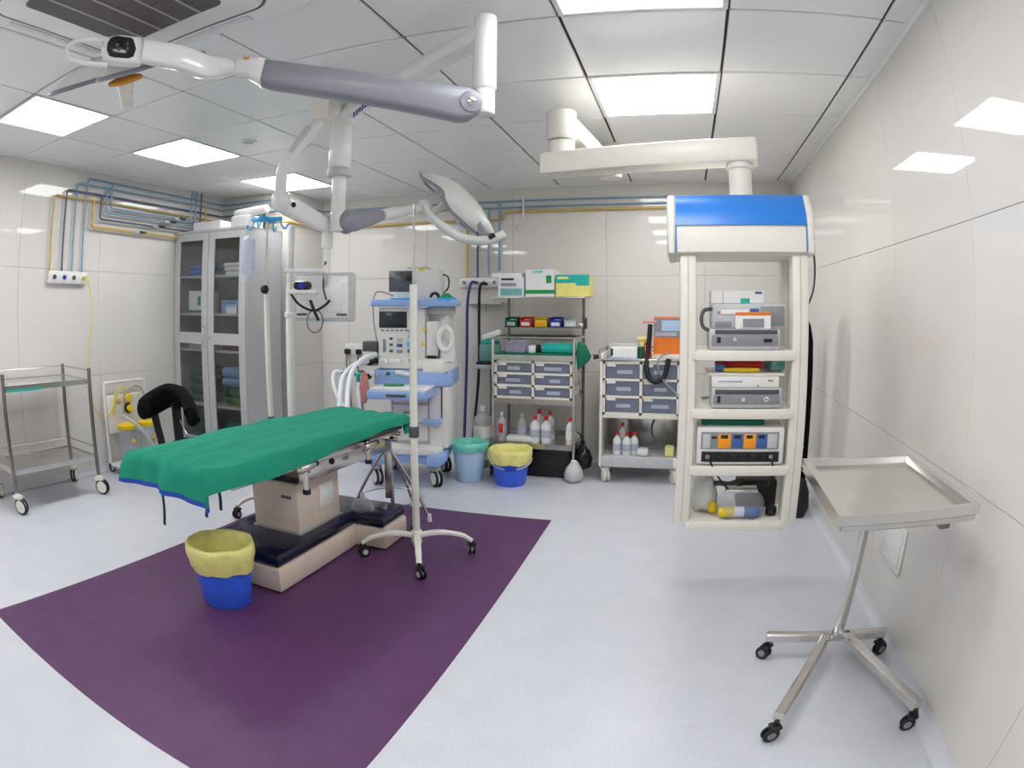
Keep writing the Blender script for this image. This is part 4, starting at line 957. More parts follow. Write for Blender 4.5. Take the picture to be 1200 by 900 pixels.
for u, m, r in ((452, 'pipe_blue', .018), (466, 'cyan', .02), (479, 'black', .016)):
    p = P_(u, 422, 3.965); kb = MB(); kb.cyl(p, p-Vector((0, .012, 0)), r, seg=18, bev=.003); kb.build('gauge', 'white_gloss' if m != 'black' else 'black', t)
# right half: vaporiser bay
kb = MB(); kb.bx(-1.79, -1.65, 4.12, 4.36, .92, 1.29, .01); kb.build('rear_column', 'white', t)
kb = MB(); kb.bx(-1.775, -1.69, 3.99, 4.13, .935, 1.19, .012); vb = kb.build('vaporiser', 'white', t)
onpanel(492, 384, 497, 388, 'yellow', 'sticker', par=vb, yy=3.99); onpanel(491, 402, 495, 406, 'yellow', 'sticker', par=vb, yy=3.99)
kb = MB(); kb.bx(-1.765, -1.70, 3.98, 3.995, .925, .945); kb.build('vaporiser_base', 'black', vb)
kb = MB(); kb.bx(-1.78, -1.63, 4.05, 4.36, 1.235, 1.295, .012); kb.build('shelf_bracket', 'grey_light', t)
c = P_(517, 397, 4.02)
c = P_(517, 397, 3.97)
kb = MB(); kb.tube([c+RIGHT*.048*math.cos(a)+UP*.08*math.sin(a) for a in [i*2*PI/28 for i in range(28)]], .018, 10, closed=True); kb.build('absorber_ring', 'white_gloss', t)
kb = MB(); kb.lathe([(.055, .90), (.058, .95), (.05, 1.04), (.02, 1.05)], (c.x, c.y+.08, 0), 18, capt=True); kb.build('absorber_canister', 'bottle', t)
kb = MB(); kb.slab([(-1.79, 3.95, .86), (-1.64, 3.95, .86), (-1.60, 4.02, .86), (-1.615, 4.36, .86), (-1.79, 4.36, .86)], UP, .07, .012); kb.build('side_ledge', 'white', t)
# blue belt
kb = MB(); kb.slab([(-2.15, 3.955, .785), (-1.645, 3.955, .785), (-1.59, 4.03, .785), (-1.61, 4.38, .785), (-2.15, 4.38, .785)], UP, .115, .012); bl = kb.build('belt', 'machine_blue', t, 'pale blue belt')
onpanel(505, 434, 519, 439, 'black', 'grip_slot', par=bl, yy=3.985)
for u, v, r, m in ((437, 436, .018, 'white'), (454, 437, .013, 'grey_dark'), (443, 439, .012, 'grey_light')):
    p = P_(u, v, 3.955); kb = MB(); kb.cyl(p, p-Vector((0, .03, 0)), r, seg=14, bev=.003); kb.build('port', m, bl)
p = P_(471, 437, 3.955); kb = MB(); kb.tube(smoothpath([p+V(-.05, -.01, .005), p+V(-.01, -.05, .01), p+V(.03, -.05, 0), p+V(.06, -.02, -.005)], 4), .016, 10); kb.build('flow_sensor', 'white', bl)
# work tray
kb = MB(); kb.bx(-2.10, -1.70, 3.70, 4.0, .727, .74, .004); wt = kb.build('work_tray', 'white', t)
kb = MB(); kb.bx(-2.12, -1.70, 3.685, 3.99, .665, .728, .015); kb.build('tray_drawer', 'machine_blue', t)
kb = MB(); kb.bx(-1.98, -1.84, 3.68, 3.69, .685, .705, .004); kb.build('drawer_pull', 'grey_dark', t)
# lower body
kb = MB(); kb.bx(-2.05, -1.75, 4.02, 4.40, .29, .735, .01); kb.build('drawer_block', 'grey_light', t)
for z in (.32, .46, .60):
    kb = MB(); kb.bx(-2.03, -1.77, 4.008, 4.03, z, z+.125, .006); dr = kb.build('drawer', 'white', t)
    kb = MB(); kb.bx(-1.95, -1.85, 3.998, 4.012, z+.06, z+.075, .003); kb.build('drawer_handle', 'grey_mid', dr)
kb = MB(); kb.bx(-1.76, -1.61, 3.99, 4.34, .27, .735, .03); kb.build('side_column', 'white', t)
kb = MB(); kb.bx(-1.79, -1.66, 3.93, 4.02, .455, .49, .01); kb.build('foot_shelf', 'machine_blue', t)
kb = MB(); kb.bx(-1.665, -1.655, 3.984, 3.992, .5, .73); kb.build('seam', 'grey_dark', t)
# base
kb = MB(); kb.slab([(-2.15, 3.87, .27), (-1.69, 3.87, .27), (-1.65, 3.95, .27), (-1.68, 4.42, .27), (-2.15, 4.42, .27)], UP, .05, .015); kb.build('base_deck', 'white', t)
kb = MB(); kb.slab([(-2.25, 3.83, .215), (-2.02, 3.83, .215), (-2.0, 3.9, .215), (-1.76, 3.9, .215), (-1.74, 3.83, .215), (-1.67, 3.83, .215), (-1.625, 3.93, .215), (-1.665, 4.46, .215), (-2.25, 4.46, .215)], UP, .085, .02); kb.build('base_bumper', 'machine_blue', t, 'pale blue base bumper')
for x, y in ((-1.71, 3.96), (-2.14, 3.93), (-1.73, 4.38), (-2.14, 4.38)):
    caster(t, (x, y), .065, -.9, fork='grey_light', wheel='rubber', hub='white_gloss', top=.18, w=.034, hr=.7)
# left: breathing system with hoses
kb = MB(); kb.bx(-2.26, -2.14, 4.0, 4.1, .96, 1.04, .015); kb.build('bellows_head', 'grey_dark', t)
kb = MB(); kb.bx(-2.25, -2.15, 4.0, 4.12, .86, .97, .012); kb.build('bellows_body', 'grey_light', t)
for u, v in ((435, 424), (441, 422), (426, 436), (433, 440)):
    p = P_(u, v, 3.98); kb = MB(); kb.ball(p, (.028, .03, .022), 12, 8); kb.build('valve', 'black', t)
p = P_(421, 437, 3.95); kb = MB(); kb.cyl(p, p-UP*.09, .014, seg=10); kb.cyl(p+V(-.06, 0, .0), p+V(.06, 0, 0), .012, seg=10); kb.build('y_connector', 'teal', t)
def corrug(pts, r, name, m, par):
    P = smoothpath(pts, 14); kb = MB(); kb.tube(P, [r*(1.0+.12*(i % 2)) for i in range(len(P))], 10); return kb.build(name, m, par, smooth=60)
corrug([P_(441, 415, 3.97), P_(425, 419, 3.85), P_(410, 432, 3.75), P_(400, 452, 3.6), P_(392, 480, 3.4)], .017, 'breathing_hose', 'hose_white', t)
corrug([P_(432, 422, 3.95), P_(414, 427, 3.85), P_(398, 440, 3.7), P_(390, 458, 3.55), P_(383, 482, 3.38)], .017, 'breathing_hose', 'hose_white', t)
corrug([P_(404, 437, 3.8), P_(392, 434, 3.78), P_(388, 447, 3.7), P_(391, 466, 3.6), P_(402, 485, 3.5)], .014, 'breathing_hose', 'hose_white', t)
for u, v in ((401, 436), (414, 428)):
    p = P_(u, v, 3.78); kb = MB(); kb.box(p, (.03, .03, .02), .006, Matrix.Rotation(.6, 3, 'Y')); kb.build('hose_clip', 'blue_bin', t)
p = P_(427, 452, 3.92); kb = MB(); kb.lathe([(.012, .11), (.028, .07), (.036, 0), (.028, -.08), (.008, -.12)], p, 14, capt=True); kb.build('breathing_bag', 'skin_pink', t)
kb = MB(); kb.tube(smoothpath([P_(420, 447, 3.9), P_(419, 462, 3.85), P_(420, 480, 3.8)], 4), .012, 8); kb.build('drain_hose', 'hose_white', t)
kb = MB(); kb.tube(smoothpath([(-2.02, 4.12, 1.36), (-2.2, 4.15, 1.40), (-2.22, 4.15, 1.2), (-2.16, 4.1, .95)], 5), .005, 6); kb.build('cable', 'grey_mid', t)
# --- patient monitor on the top shelf
zs = 1.3435
t = thing('patient_monitor', 'grey patient monitor on the blue top shelf of the anaesthesia machine', 'monitor', (-1.87, 4.2, zs))
kb = MB(); kb.bx(-2.05, -1.70, 4.10, 4.26, zs, zs+.225, .012); mb_ = kb.build('casing', 'white', t)
a, b = P_(459, 318, 4.10), P_(485, 342, 4.10); kb = MB(); kb.bx(a.x, b.x, 4.094, 4.104, b.z, a.z, .003); kb.build('screen', 'screen_lit', t)
p = P_(480, 326, 4.09); kb = MB(); kb.cyl(p, p-V(0, .025, 0), .022, seg=16, bev=.004); kb.build('rotary_knob', 'black', t)
a, b = P_(492, 313, 4.10), P_(497, 317, 4.10); kb = MB(); kb.bx(a.x, b.x, 4.09, 4.10, b.z, a.z); kb.build('alarm_lamp', 'yellow', t)
kb = MB(); kb.tube(smoothpath([(-1.70, 4.2, zs+.19), (-1.66, 4.2, zs+.17), (-1.655, 4.2, zs+.10), (-1.69, 4.2, zs+.05)], 4), .006, 8); kb.build('side_cable', 'black', t)
kb = MB(); kb.tube([(-1.98, 4.18, zs+.22), (-1.96, 4.18, zs+.24), (-1.80, 4.18, zs+.24), (-1.78, 4.18, zs+.22)], .008, 8); kb.build('carry_handle', 'grey_light', t)
p = P_(506, 347, 4.0); p.z = zs
kb = MB(); kb.tube([p+V(.028*math.cos(a), 0, .02+.026*math.sin(a)) for a in [i*PI/8-.2 for i in range(10)]], .011, 8); kb.solo('black_strap_roll', 'black', 'small black looped strap on the top shelf right of the monitor', 'strap')
p = P_(519, 350, 4.0); p.z = zs
t = thing('face_mask', 'green and teal face mask on the right end of the blue top shelf', 'mask', p)
kb = MB(); kb.lathe([(.052, 0), (.05, .012), (.03, .03), (.014, .045)], p, 18, M=Matrix.Diagonal((1.2, .8, 1)), capt=True); kb.build('mask_shell', 'green', t)
kb = MB(); kb.lathe([(.058, 0), (.062, .007), (.055, .014)], p, 18, M=Matrix.Diagonal((1.2, .8, 1)), capt=True); kb.build('cushion', 'cyan', t)
kb = MB(); kb.lathe([(.012, .04), (.012, .055)], p, 12, capt=True); kb.build('connector', 'bottle', t)
p = P_(465, 352, 3.97); kb = MB(); kb.bx(p.x-.06, p.x+.07, 3.96, 4.06, zs, zs+.010, .004); kb.solo('blue_pad', 'cyan', 'flat bright blue pad on the top shelf before the monitor', 'pad')
# green packet on the tray
p = P_(457, 444, 3.85); kb = MB(); kb.box((p.x, p.y, .7475), (.14, .06, .012), .004, Matrix.Rotation(.2, 3, 'Z')); kb.solo('green_packet', 'green', 'small green packet on the white work tray of the machine', 'packet')

# the machine (with what lies on it) is turned towards the table
_pv = Matrix.Translation((-1.85, 3.97, 0)); _rm = Matrix.Translation((.02, 0, 0)) @ _pv @ Matrix.Rotation(math.radians(10), 4, 'Z') @ _pv.inverted()
for o in [o for o in COL.objects if o not in _before and o.parent is None]:
    o.location = _rm @ o.location; o.rotation_euler.z += math.radians(10)

# ================================================================== STEEL RACK WITH DRAWERS
rx0, rx1, ry0, ry1 = -1.385, -.765, 4.40, 4.84
t = thing('steel_rack', 'stainless rack with bins, drawers and bottles against the back wall', 'rack', ((rx0+rx1)/2, (ry0+ry1)/2, 0))
for x in (rx0, rx1):
    kb = MB(); kb.tube(bendpath([(x, ry0, .08), (x, ry0, 1.06), (x, ry1, 1.06)], .04, 4), .012, 10); kb.build('front_post', 'steel', t)
    kb = MB(); kb.cyl((x-.0, ry1, .08), (x-.0, ry1, 1.365), .012, seg=10); kb.build('rear_post', 'steel_dark', t)
    for y in (ry0, ry1): caster(t, (x, y), .04, 2.0, fork='grey_dark', wheel='rubber', hub='grey_mid', top=.10, w=.024)
for z, n in ((.262, 'shelf'), (.598, 'shelf'), (.925, 'shelf')):
    kb = MB(); kb.bx(rx0, rx1, ry0-.005, ry1+.005, z, z+.008); kb.bx(rx0, rx1, ry0-.008, ry0, z-.03, z+.01); kb.bx(rx0, rx1, ry1, ry1+.008, z-.03, z+.03); kb.build(n, 'steel', t, smooth=0)
kb = MB(); kb.bx(rx0-.075, rx1+.045, ry1-.23, ry1+.05, 1.362, 1.374, .003); kb.build('top_board', 'steel', t)
kb = MB(); kb.bx(rx0, rx1, ry1-.012, ry1+.004, 1.135, 1.165, .003); kb.build('bin_rail', 'steel', t)
kb = MB(); kb.bx(rx0, rx1, ry1-.13, ry1-.01, 1.128, 1.134); kb.build('bin_shelf', 'steel_dark', t)
kb = MB(); kb.bx(rx1+.012, rx1+.03, ry1-.03, ry1+.01, 1.12, 1.21, .004); kb.build('clamp', 'grey_dark', t)
kb = MB(); kb.cyl((rx0, ry0, 1.06), (rx1, ry0, 1.06), .009, seg=10); kb.build('front_rail', 'steel', t)
kb = MB(); kb.cyl((rx0, ry1, 1.06), (rx1, ry1, 1.06), .009, seg=10); kb.build('rear_rail', 'steel_dark', t)
a = P_(600, 312, 1)  # boxes on the top board
by = ry1-.20; zb = 1.3745
def bxp(u0, u1, vt, y): return at(u0, 340, y=y).x, at(u1, 340, y=y).x, at((u0+u1)/2, vt, y=y).z
x0, x1, zt = bxp(584, 614, 325, by); carton(x0, x1, by, by+.18, zb, zt, 'carton', 'white and teal printed box at the left on top of the rack', [(.08, .92, .06, .42, 'teal_clear'), (.1, .7, .55, .7, 'lilac'), (.12, .6, .85, .95, 'black')])
zl = zt; kb = MB(); kb.bx(x0-.06, x1-.02, by+.02, by+.20, zl, zl+.035, .004); kb.solo('flat_white_box', 'carton', 'flat white box lying on the white and teal box of the rack', 'box')
x0, x1, zt = bxp(616, 650, 316, by); carton(x0, x1, by-.01, by+.19, zb, zt, 'carton', 'white carton with green band in the middle of the rack top', [(0, 1, .11, .25, 'green'), (.72, .9, .5, .78, 'green'), (.25, .6, .88, .96, 'liner_teal')])
x0, x1, zt = bxp(651, 691, 322, by); carton(x0+.004, x1, by-.015, by+.2, zb, zt, 'yellow_pale', 'yellow and teal glove carton at the right of the rack top', [(0, 1, .62, 1.0, 'teal'), (.6, 1, .50, .64, 'teal'), (.06, .38, .80, .9, 'liner_yellow')])
# coloured bins
def small_bin(u, m, label, inner):
    x = at(u, 375, y=ry1-.10).x; y0 = ry1-.125; y1 = ry1-.015; z = 1.1345; w = .102
    t = thing('storage_bin', label, 'storage bin', (x, ry1-.07, z), 0, 'small bins on the rack rail'); kb = MB()
    g = .004; h0, h1 = .055, .08
    kb.bx(x-w/2, x+w/2, y0, y1, z, z+g); kb.bx(x-w/2, x+w/2, y0, y0+g, z, z+h0); kb.bx(x-w/2, x+w/2, y1-g, y1, z, z+h1); kb.bx(x-w/2, x-w/2+g, y0, y1, z, z+h1*.94); kb.bx(x+w/2-g, x+w/2, y0, y1, z, z+h1*.94); kb.build('bin_shell', m, t, smooth=0)
    kb = MB(); kb.bx(x-w*.35, x+w*.3, y0-.002, y0+.001, z+.01, z+.038); kb.build('label_card', inner, t, smooth=0)
    kb = MB(); kb.box((x+.01, (y0+y1)/2, z+.035), (w*.6, .07, .05), .01); kb.build('content', 'grey_light' if m != 'yellow' else 'pipe_yellow', t)
small_bin(600, 'green_cloth', 'green bin, leftmost on the rack rail', 'grey_light'); small_bin(617, 'red', 'red bin on the rack rail', 'carton'); small_bin(634.5, 'yellow', 'yellow bin in the middle of the rack rail', 'amber'); small_bin(652, 'blue_bin', 'blue bin on the rack rail', 'carton'); small_bin(669, 'grey_light', 'clear grey bin, rightmost on the rack rail', 'bottle')
# tray contents (z .933)
zt_ = .9335
kb = MB(); kb.bx(rx0+.015, rx1-.015, ry0+.01, ry0+.30, zt_, zt_+.014, .004); kb.solo('green_liner', 'green_cloth', 'green cloth lining the tray level of the rack', 'cloth')
zt_ += .0145
carton(-1.31, -1.15, ry0+.06, ry0+.22, zt_, zt_+.085, 'lilac', 'lilac box in the rack tray')
kb = MB(); kb.cyl((-1.10, ry0+.07, zt_), (-1.10, ry0+.07, zt_+.055), .03, seg=16, bev=.004); kb.solo('adhesive_tape', 'bottle', 'white tape roll between the lilac box and the teal pack', 'tape')
kb = MB(); kb.cyl((-1.055, ry0+.10, zt_), (-1.055, ry0+.10, zt_+.06), .018, seg=12, bev=.004); kb.solo('dark_vial', 'black', 'small dark vial next to the tape roll in the rack tray', 'vial')
kb = MB(); kb.box((-.90, ry0+.12, zt_+.036), (.25, .14, .072), .02); kb.solo('teal_pack', 'teal', 'long teal wrapped pack at the right of the rack tray', 'pack')
# drawer unit
def drawer_unit(x0, x1, y0, y1, z0, z1, label, seed=0):
    rnd = random.Random(seed); t = thing('drawer_unit', label, 'drawer unit', ((x0+x1)/2, (y0+y1)/2, z0)); f = .018; xm = (x0+x1)/2; h = (z1-z0-f)/3
    kb = MB(); kb.bx(x0, x0+f, y0, y1, z0, z1); kb.bx(x1-f, x1, y0, y1, z0, z1); kb.bx(xm-f*.6, xm+f*.6, y0, y1, z0, z1); kb.bx(x0, x1, y1-.01, y1, z0, z1)
    for i in range(4): kb.bx(x0, x1, y0, y1, z0+h*i, z0+h*i+f)
    kb.build('frame', 'cream', t, smooth=0)
    for i in range(3):
        for a, b in ((x0+f, xm-f*.6), (xm+f*.6, x1-f)):
            za, zb_ = z0+h*i+f+.002, z0+h*(i+1)-.002
            kb = MB(); kb.bx(a+.003, b-.003, y0+.006, y1-.03, za, zb_, .004); d = kb.build('drawer', 'drawer_grey', t, smooth=0)
            kb = MB(); kb.bx(a+.01, a+.075, y0-.006, y0+.008, zb_-.018, zb_+.001, .003); kb.build('finger_pull', 'cream', d, smooth=0)
            wl = rnd.uniform(.08, .13); xl = a+(b-a)*rnd.uniform(.45, .6); zc = (za+zb_)/2-.004
            kb = MB(); kb.bx(xl-wl/2, xl+wl/2, y0+.003, y0+.007, zc-.014, zc+.012); kb.build('name_label', 'print_pale', d, smooth=0)
    return t
drawer_unit(-1.372, -.778, ry0+.004, ry0+.36, .6065, .893, 'six-drawer grey and cream unit in the steel rack', 3)
# bottles on the bottom shelf
def bottle(x, y, z, h, r, label, cap='red', body='bottle', group=None, neck=.35, name='bottle'):
    t = thing(name, label, 'bottle', (x, y, z), 0, group)
    kb = MB(); kb.lathe([(r*.9, 0), (r, .008), (r, h*.62), (r*.85, h*.72), (r*neck, h*.82), (r*neck, h*.88)], (x, y, z), 18, capt=True); b = kb.build('bottle_body', body, t)
    kb = MB(); kb.lathe([(r*neck*1.15, h*.86), (r*neck*1.2, h), (r*neck*.8, h*1.01)], (x, y, z), 14, capt=True); kb.build('cap', cap, t)
    if r > .03: kb = MB(); kb.lathe([(r+.0012, h*.2), (r+.0012, h*.5)], (x, y, z), 18, capb=False); kb.build('label_band', 'print_pale' if random.random() < .5 else 'carton', b)
    return t
zb = .2705
for u, dy, h, lab in ((627, .07, .20, 'white bottle with red cap, front left of the pair on the rack shelf'), (640, .07, .20, 'white bottle with red cap, front right of the pair on the rack shelf'), (632, .19, .23, 'tall white bottle behind the front pair on the rack shelf'), (644, .20, .22, 'red capped white bottle at the back right of the rack group'), (668, .05, .20, 'slim white bottle with red cap alone at the right of the rack shelf')):
    p = at(u, 505, y=ry0+dy); bottle(p.x, ry0+dy, zb, h, .040 if u < 660 else .032, lab, group='bottles on the rack')
p = at(612, 500, y=ry0+.14); bottle(p.x, ry0+.14, zb, .20, .036, 'clear bottle without red cap on the rack shelf', 'bottle', 'jug_clear', 'bottles on the rack')
p = at(579, 505, y=ry0+.10); bottle(-1.335, ry0+.07, zb, .22, .034, 'clear bottle with red label at the left end of the rack shelf', 'bottle', 'jug_clear', 'bottles on the rack')
kb = MB(); kb.box((-1.33, ry0+.03, zb+.10), (.03, .004, .07), .001); kb.solo('red_tag', 'red', 'red tag at the left end of the rack shelf', 'tag')
kb = MB(); kb.box((-1.19, ry0+.07, zb+.022), (.20, .10, .044), .016); kb.solo('wrapped_pack', 'cloth_white', 'white wrapped pack lying at the left of the rack shelf', 'pack')
# black box under the rack
t = thing('storage_box', 'black box under the bottom shelf of the rack', 'box', (-1.06, 4.64, 0))
kb = MB(); kb.bx(-1.32, -.80, 4.46, 4.80, 0, .215, .012); kb.build('box_body', 'black', t)
kb = MB(); kb.bx(-1.325, -.795, 4.455, 4.805, .19, .222, .008); kb.build('box_rim', 'black_gloss', t)
# jug on the floor-level stool left of the rack, dispenser stand
t = thing('dispenser_stand', 'thin black pole stand with a small tray left of the rack', 'stand', (-1.50, 4.72, 0))
kb = MB(); kb.lathe([(.12, 0), (.125, .01), (.02, .03)], (-1.50, 4.72, 0), 20); kb.build('base', 'grey_dark', t)
kb = MB(); kb.cyl((-1.50, 4.72, .02), (-1.50, 4.72, .84), .010, seg=10); kb.build('pole', 'grey_dark', t)
kb = MB(); kb.bx(-1.59, -1.41, 4.60, 4.80, .835, .855, .005); kb.build('tray', 'black', t)
kb = MB(); kb.bx(-1.58, -1.42, 4.58, 4.70, .80, .834, .008); kb.build('clamp_block', 'grey_light', t)
t = thing('teal_container', 'translucent teal container on the pole stand left of the rack', 'container', (-1.50, 4.70, .8555))
kb = MB(); kb.bx(-1.575, -1.425, 4.62, 4.77, .8555, 1.0, .02); kb.build('container_body', 'plastic_teal', t)
kb = MB(); kb.cyl((-1.51, 4.66, .90), (-1.51, 4.72, .90), .035, seg=16); kb.build('filter', 'grey_mid', t)
kb = MB(); kb.bx(-1.56, -1.44, 4.63, 4.76, 1.0, 1.025, .006); kb.build('lid', 'teal', t)
kb = MB(); kb.box((-1.49, 4.70, 1.066), (.15, .08, .045), .012, Matrix.Rotation(-.35, 3, 'Y')); kb.solo('tissue_pack', 'carton', 'white tissue pack leaning on the teal container', 'pack')
t = thing('jug_stool', 'low steel step behind the bins carrying the clear jug', 'step stool', (-1.50, 4.52, 0))
kb = MB(); kb.bx(-1.60, -1.41, 4.42, 4.60, .205, .22, .004); kb.build('step_top', 'steel', t)
for x in (-1.59, -1.42):
    for y in (4.43, 4.59): kb = MB(); kb.cyl((x, y, 0), (x, y, .21), .009, seg=8); kb.build('leg', 'steel', t)
bottle(-1.50, 4.51, .2205, .30, .075, 'large clear plastic jug left of the rack', 'bottle', 'jug_clear', neck=.28, name='plastic_jug')
# green cloth hanging on the rack's right post, black bag below
p0 = at(680, 398, y=4.42)
out = [at(*q, y=4.44) for q in ((677, 402), (682, 400), (687, 405), (693, 418), (689, 424), (677, 434), (676, 420))]
kb = MB(); kb.slab(out, (0, 1, 0), .05, .015); kb.solo('green_cloth', 'green_cloth', 'green cloth hanging from the right post of the rack', 'cloth', smooth=60)
p = at(681, 542, y=4.50); t = thing('black_bag', 'black plastic bag hanging low at the right side of the rack', 'bag', (p.x, 4.5, .04))
kb = MB(); kb.lathe([(.02, -.10), (.055, -.08), (.068, -.01), (.05, .05), (.015, .09), (.012, .12)], (p.x+.01, 4.52, .165), 16, lambda a, i: (.008*math.sin(3*a+i), 0), capt=True); kb.build('bag_body', 'black_gloss', t, smooth=70)
kb = MB(); kb.tube([(p.x+.01, 4.52, .27), (p.x-.01, 4.5, .34), (rx1+.012, 4.48, .36)], .006, 6); kb.build('bag_handle', 'black', t)
p = at(674, 548, y=4.36); t = thing('wheel_bag', 'grey plastic bag tied round the front right wheel of the rack', 'bag', (p.x, 4.36, 0))
kb = MB(); kb.lathe([(.03, 0), (.06, .012), (.072, .05), (.066, .095), (.04, .13), (.018, .155)], (rx1+.01, 4.385, 0), 18, lambda a, i: (.007*math.sin(4*a+i*1.3)+.004*math.sin(9*a), .004*math.sin(5*a)), capt=True); kb.build('bag_body', 'grey_light', t, smooth=70)
kb = MB(); kb.cyl((rx1+.008, 4.385, .15), (rx1+.008, 4.385, .162), .022, seg=12); kb.build('tie', 'carton', t)

# ================================================================== CREAM DRAWER CART
qx0, qx1, qy0, qy1 = -.575, .02, 4.40, 4.82
t = thing('drawer_cart', 'cream wheeled cart with drawers and an open bay behind the pendant', 'cart', ((qx0+qx1)/2, (qy0+qy1)/2, 0))
kb = MB(); kb.bx(qx0, qx0+.02, qy0, qy1, .125, .955, .004); kb.build('side_panel', 'cream', t); kb = MB(); kb.bx(qx1-.02, qx1, qy0, qy1, .125, .955, .004); kb.build('side_panel', 'cream', t)
kb = MB(); kb.bx(qx0, qx1, qy1-.015, qy1, .125, .955, .003); kb.build('back_panel', 'steel', t)
kb = MB(); kb.bx(qx0+.02, qx1-.02, qy0, qy1-.015, .125, .205, .004); kb.build('bottom', 'grey_light', t)
kb = MB(); kb.bx(qx0+.02, qx1-.02, qy0, qy1-.015, .49, .515, .004); kb.build('middle_shelf', 'cream', t)
kb = MB(); kb.bx(qx0, qx1, qy0-.006, qy1, .905, .925, .004); kb.build('top', 'steel', t)
for a, b in (((qx0, qy0), (qx0, qy1)), ((qx1, qy0), (qx1, qy1)), ((qx0, qy1), (qx1, qy1))):
    kb = MB(); kb.tube(bendpath([(*a, .92), (*a, .985), (*b, .985), (*b, .92)], .03, 3), .009, 8); kb.build('rail', 'steel', t)
for x in (qx0+.04, qx1-.04):
    for y in (qy0+.05, qy1-.05): caster(t, (x, y), .05, -1.1, fork='cream', wheel='cream', hub='cream', top=.13, w=.03)
p = at(700, 419, y=qy0); kb = MB(); kb.cyl((qx0-.05, qy0+.03, .93), (qx0, qy0+.03, .935), .02, .012, seg=12); kb.build('handle_knob', 'black', t)
drawer_unit(qx0+.022, qx1-.022, qy0+.002, qy0+.34, .5155, .903, 'six-drawer grey and cream unit inside the cream cart', 11)
zq = .2055
for u, dy, lab in ((723, .07, 'red capped white bottle at the left in the cart bay'), (734, .06, 'red capped white bottle in the middle of the cart bay'), (743, .09, 'red capped white bottle at the right in the cart bay'), (729, .19, 'red capped white bottle behind the others in the cart bay')):
    p = at(u, 530, y=qy0+dy); bottle(p.x, qy0+dy, zq, .17 if dy < .15 else .22, .032, lab, group='bottles in the cart')
kb = MB(); kb.box((-.255, qy0+.06, zq+.03), (.09, .09, .06), .025); kb.solo('bundle_of_gauze', 'cloth_white', 'white gauze bundle right of the bottles in the cart bay', 'gauze')
kb = MB(); kb.box((-.06, qy0+.07, zq+.04), (.07, .07, .08), .015); kb.solo('yellow_pack', 'liner_yellow', 'yellow pack at the right end of the cart bay', 'pack')
hose([(-.17, qy0+.30, .48), (-.20, qy0+.2, .40), (-.18, qy0+.12, .32), (-.10, qy0+.10, .27)], .008, 'grey_dark', 'dark cable looping inside the cart bay', 'cable')
# on the cart
zc = .9255
carton(-.50, -.31, qy0+.03, qy0+.16, zc, zc+.075, 'carton', 'white tissue box on the cart top', [(.0, .08, .2, .9, 'black'), (.0, 1, 0, .12, 'bin_blue')])
kb = MB(); kb.bx(-.53, -.26, qy0+.18, qy0+.28, zc, zc+.095, .006); kb.solo('grey_carton', 'grey_light', 'pale carton behind the tissue box on the cart top', 'box')
kb = MB(); kb.cyl((-.285, qy0+.12, zc), (-.285, qy0+.12, zc+.08), .024, seg=14, bev=.004); kb.solo('green_vial', 'green_cloth', 'dark green vial right of the tissue box on the cart', 'vial')
t = thing('red_canister', 'red canister with white label on the cart top', 'canister', (-.235, qy0+.07, zc))
kb = MB(); kb.bx(-.262, -.208, qy0+.05, qy0+.10, zc, zc+.115, .008); kb.build('canister_body', 'red', t); kb = MB(); kb.bx(-.252, -.225, qy0+.048, qy0+.051, zc+.05, zc+.09); kb.build('canister_label', 'carton', t)
kb = MB(); kb.box((-.27, qy0+.17, zc+.135), (.09, .05, .03), .008); kb.box((-.27, qy0+.17, zc+.06), (.05, .04, .12), .008); kb.solo('yellow_pack', 'yellow_pale', 'pale yellow pack behind the red canister on the cart', 'pack')
carton(-.195, .0, qy0+.10, qy0+.22, zc+.028, zc+.30, 'orange', 'orange and grey printed carton on the cart top', [(0, 1, .46, .96, 'grey_mid'), (.3, 1, .62, .9, 'bin_blue'), (.05, .85, .48, .58, 'print_pale')])
kb = MB(); kb.bx(-.20, .0, qy0+.05, qy0+.24, zc, zc+.0275, .004); kb.solo('flat_cream_box', 'cream', 'flat cream box under the orange carton on the cart', 'box')
pts = [at(*q, y=qy0+.03) for q in ((762, 380), (761, 395), (759, 415), (758, 430), (762, 443), (770, 446), (778, 441), (782, 428), (784, 420))]
for i, dy in enumerate((.03, .03, .02, -.015, -.03, -.035, -.035, -.03, -.02)): pts[i].y = qy0+dy
P2 = smoothpath(pts, 8); kb = MB(); kb.tube(P2, [.017+.0025*(i % 2) for i in range(len(P2))], 10); kb.solo('coiled_hose', 'black', 'thick black ribbed hose looped over the front of the cart', 'hose', smooth=60)
kb = MB(); kb.box(at(761, 377, y=qy0+.03), (.10, .03, .018), .006); kb.solo('pink_clip', 'skin_pink', 'pink clip on top of the black ribbed hose', 'clip')
hose([at(786, 413, y=qy0+.06), at(774, 418, y=qy0+.0), at(771, 430, y=qy0-.04), at(777, 445, y=qy0-.05), at(788, 457, y=qy0-.3), at(797, 464, y=3.55), at(812, 467, y=3.0), at(826, 466, y=2.72), at(836, 464, y=2.66)], .006, 'grey_mid', 'thin grey cable running from the cart towards the pendant', 'cable')

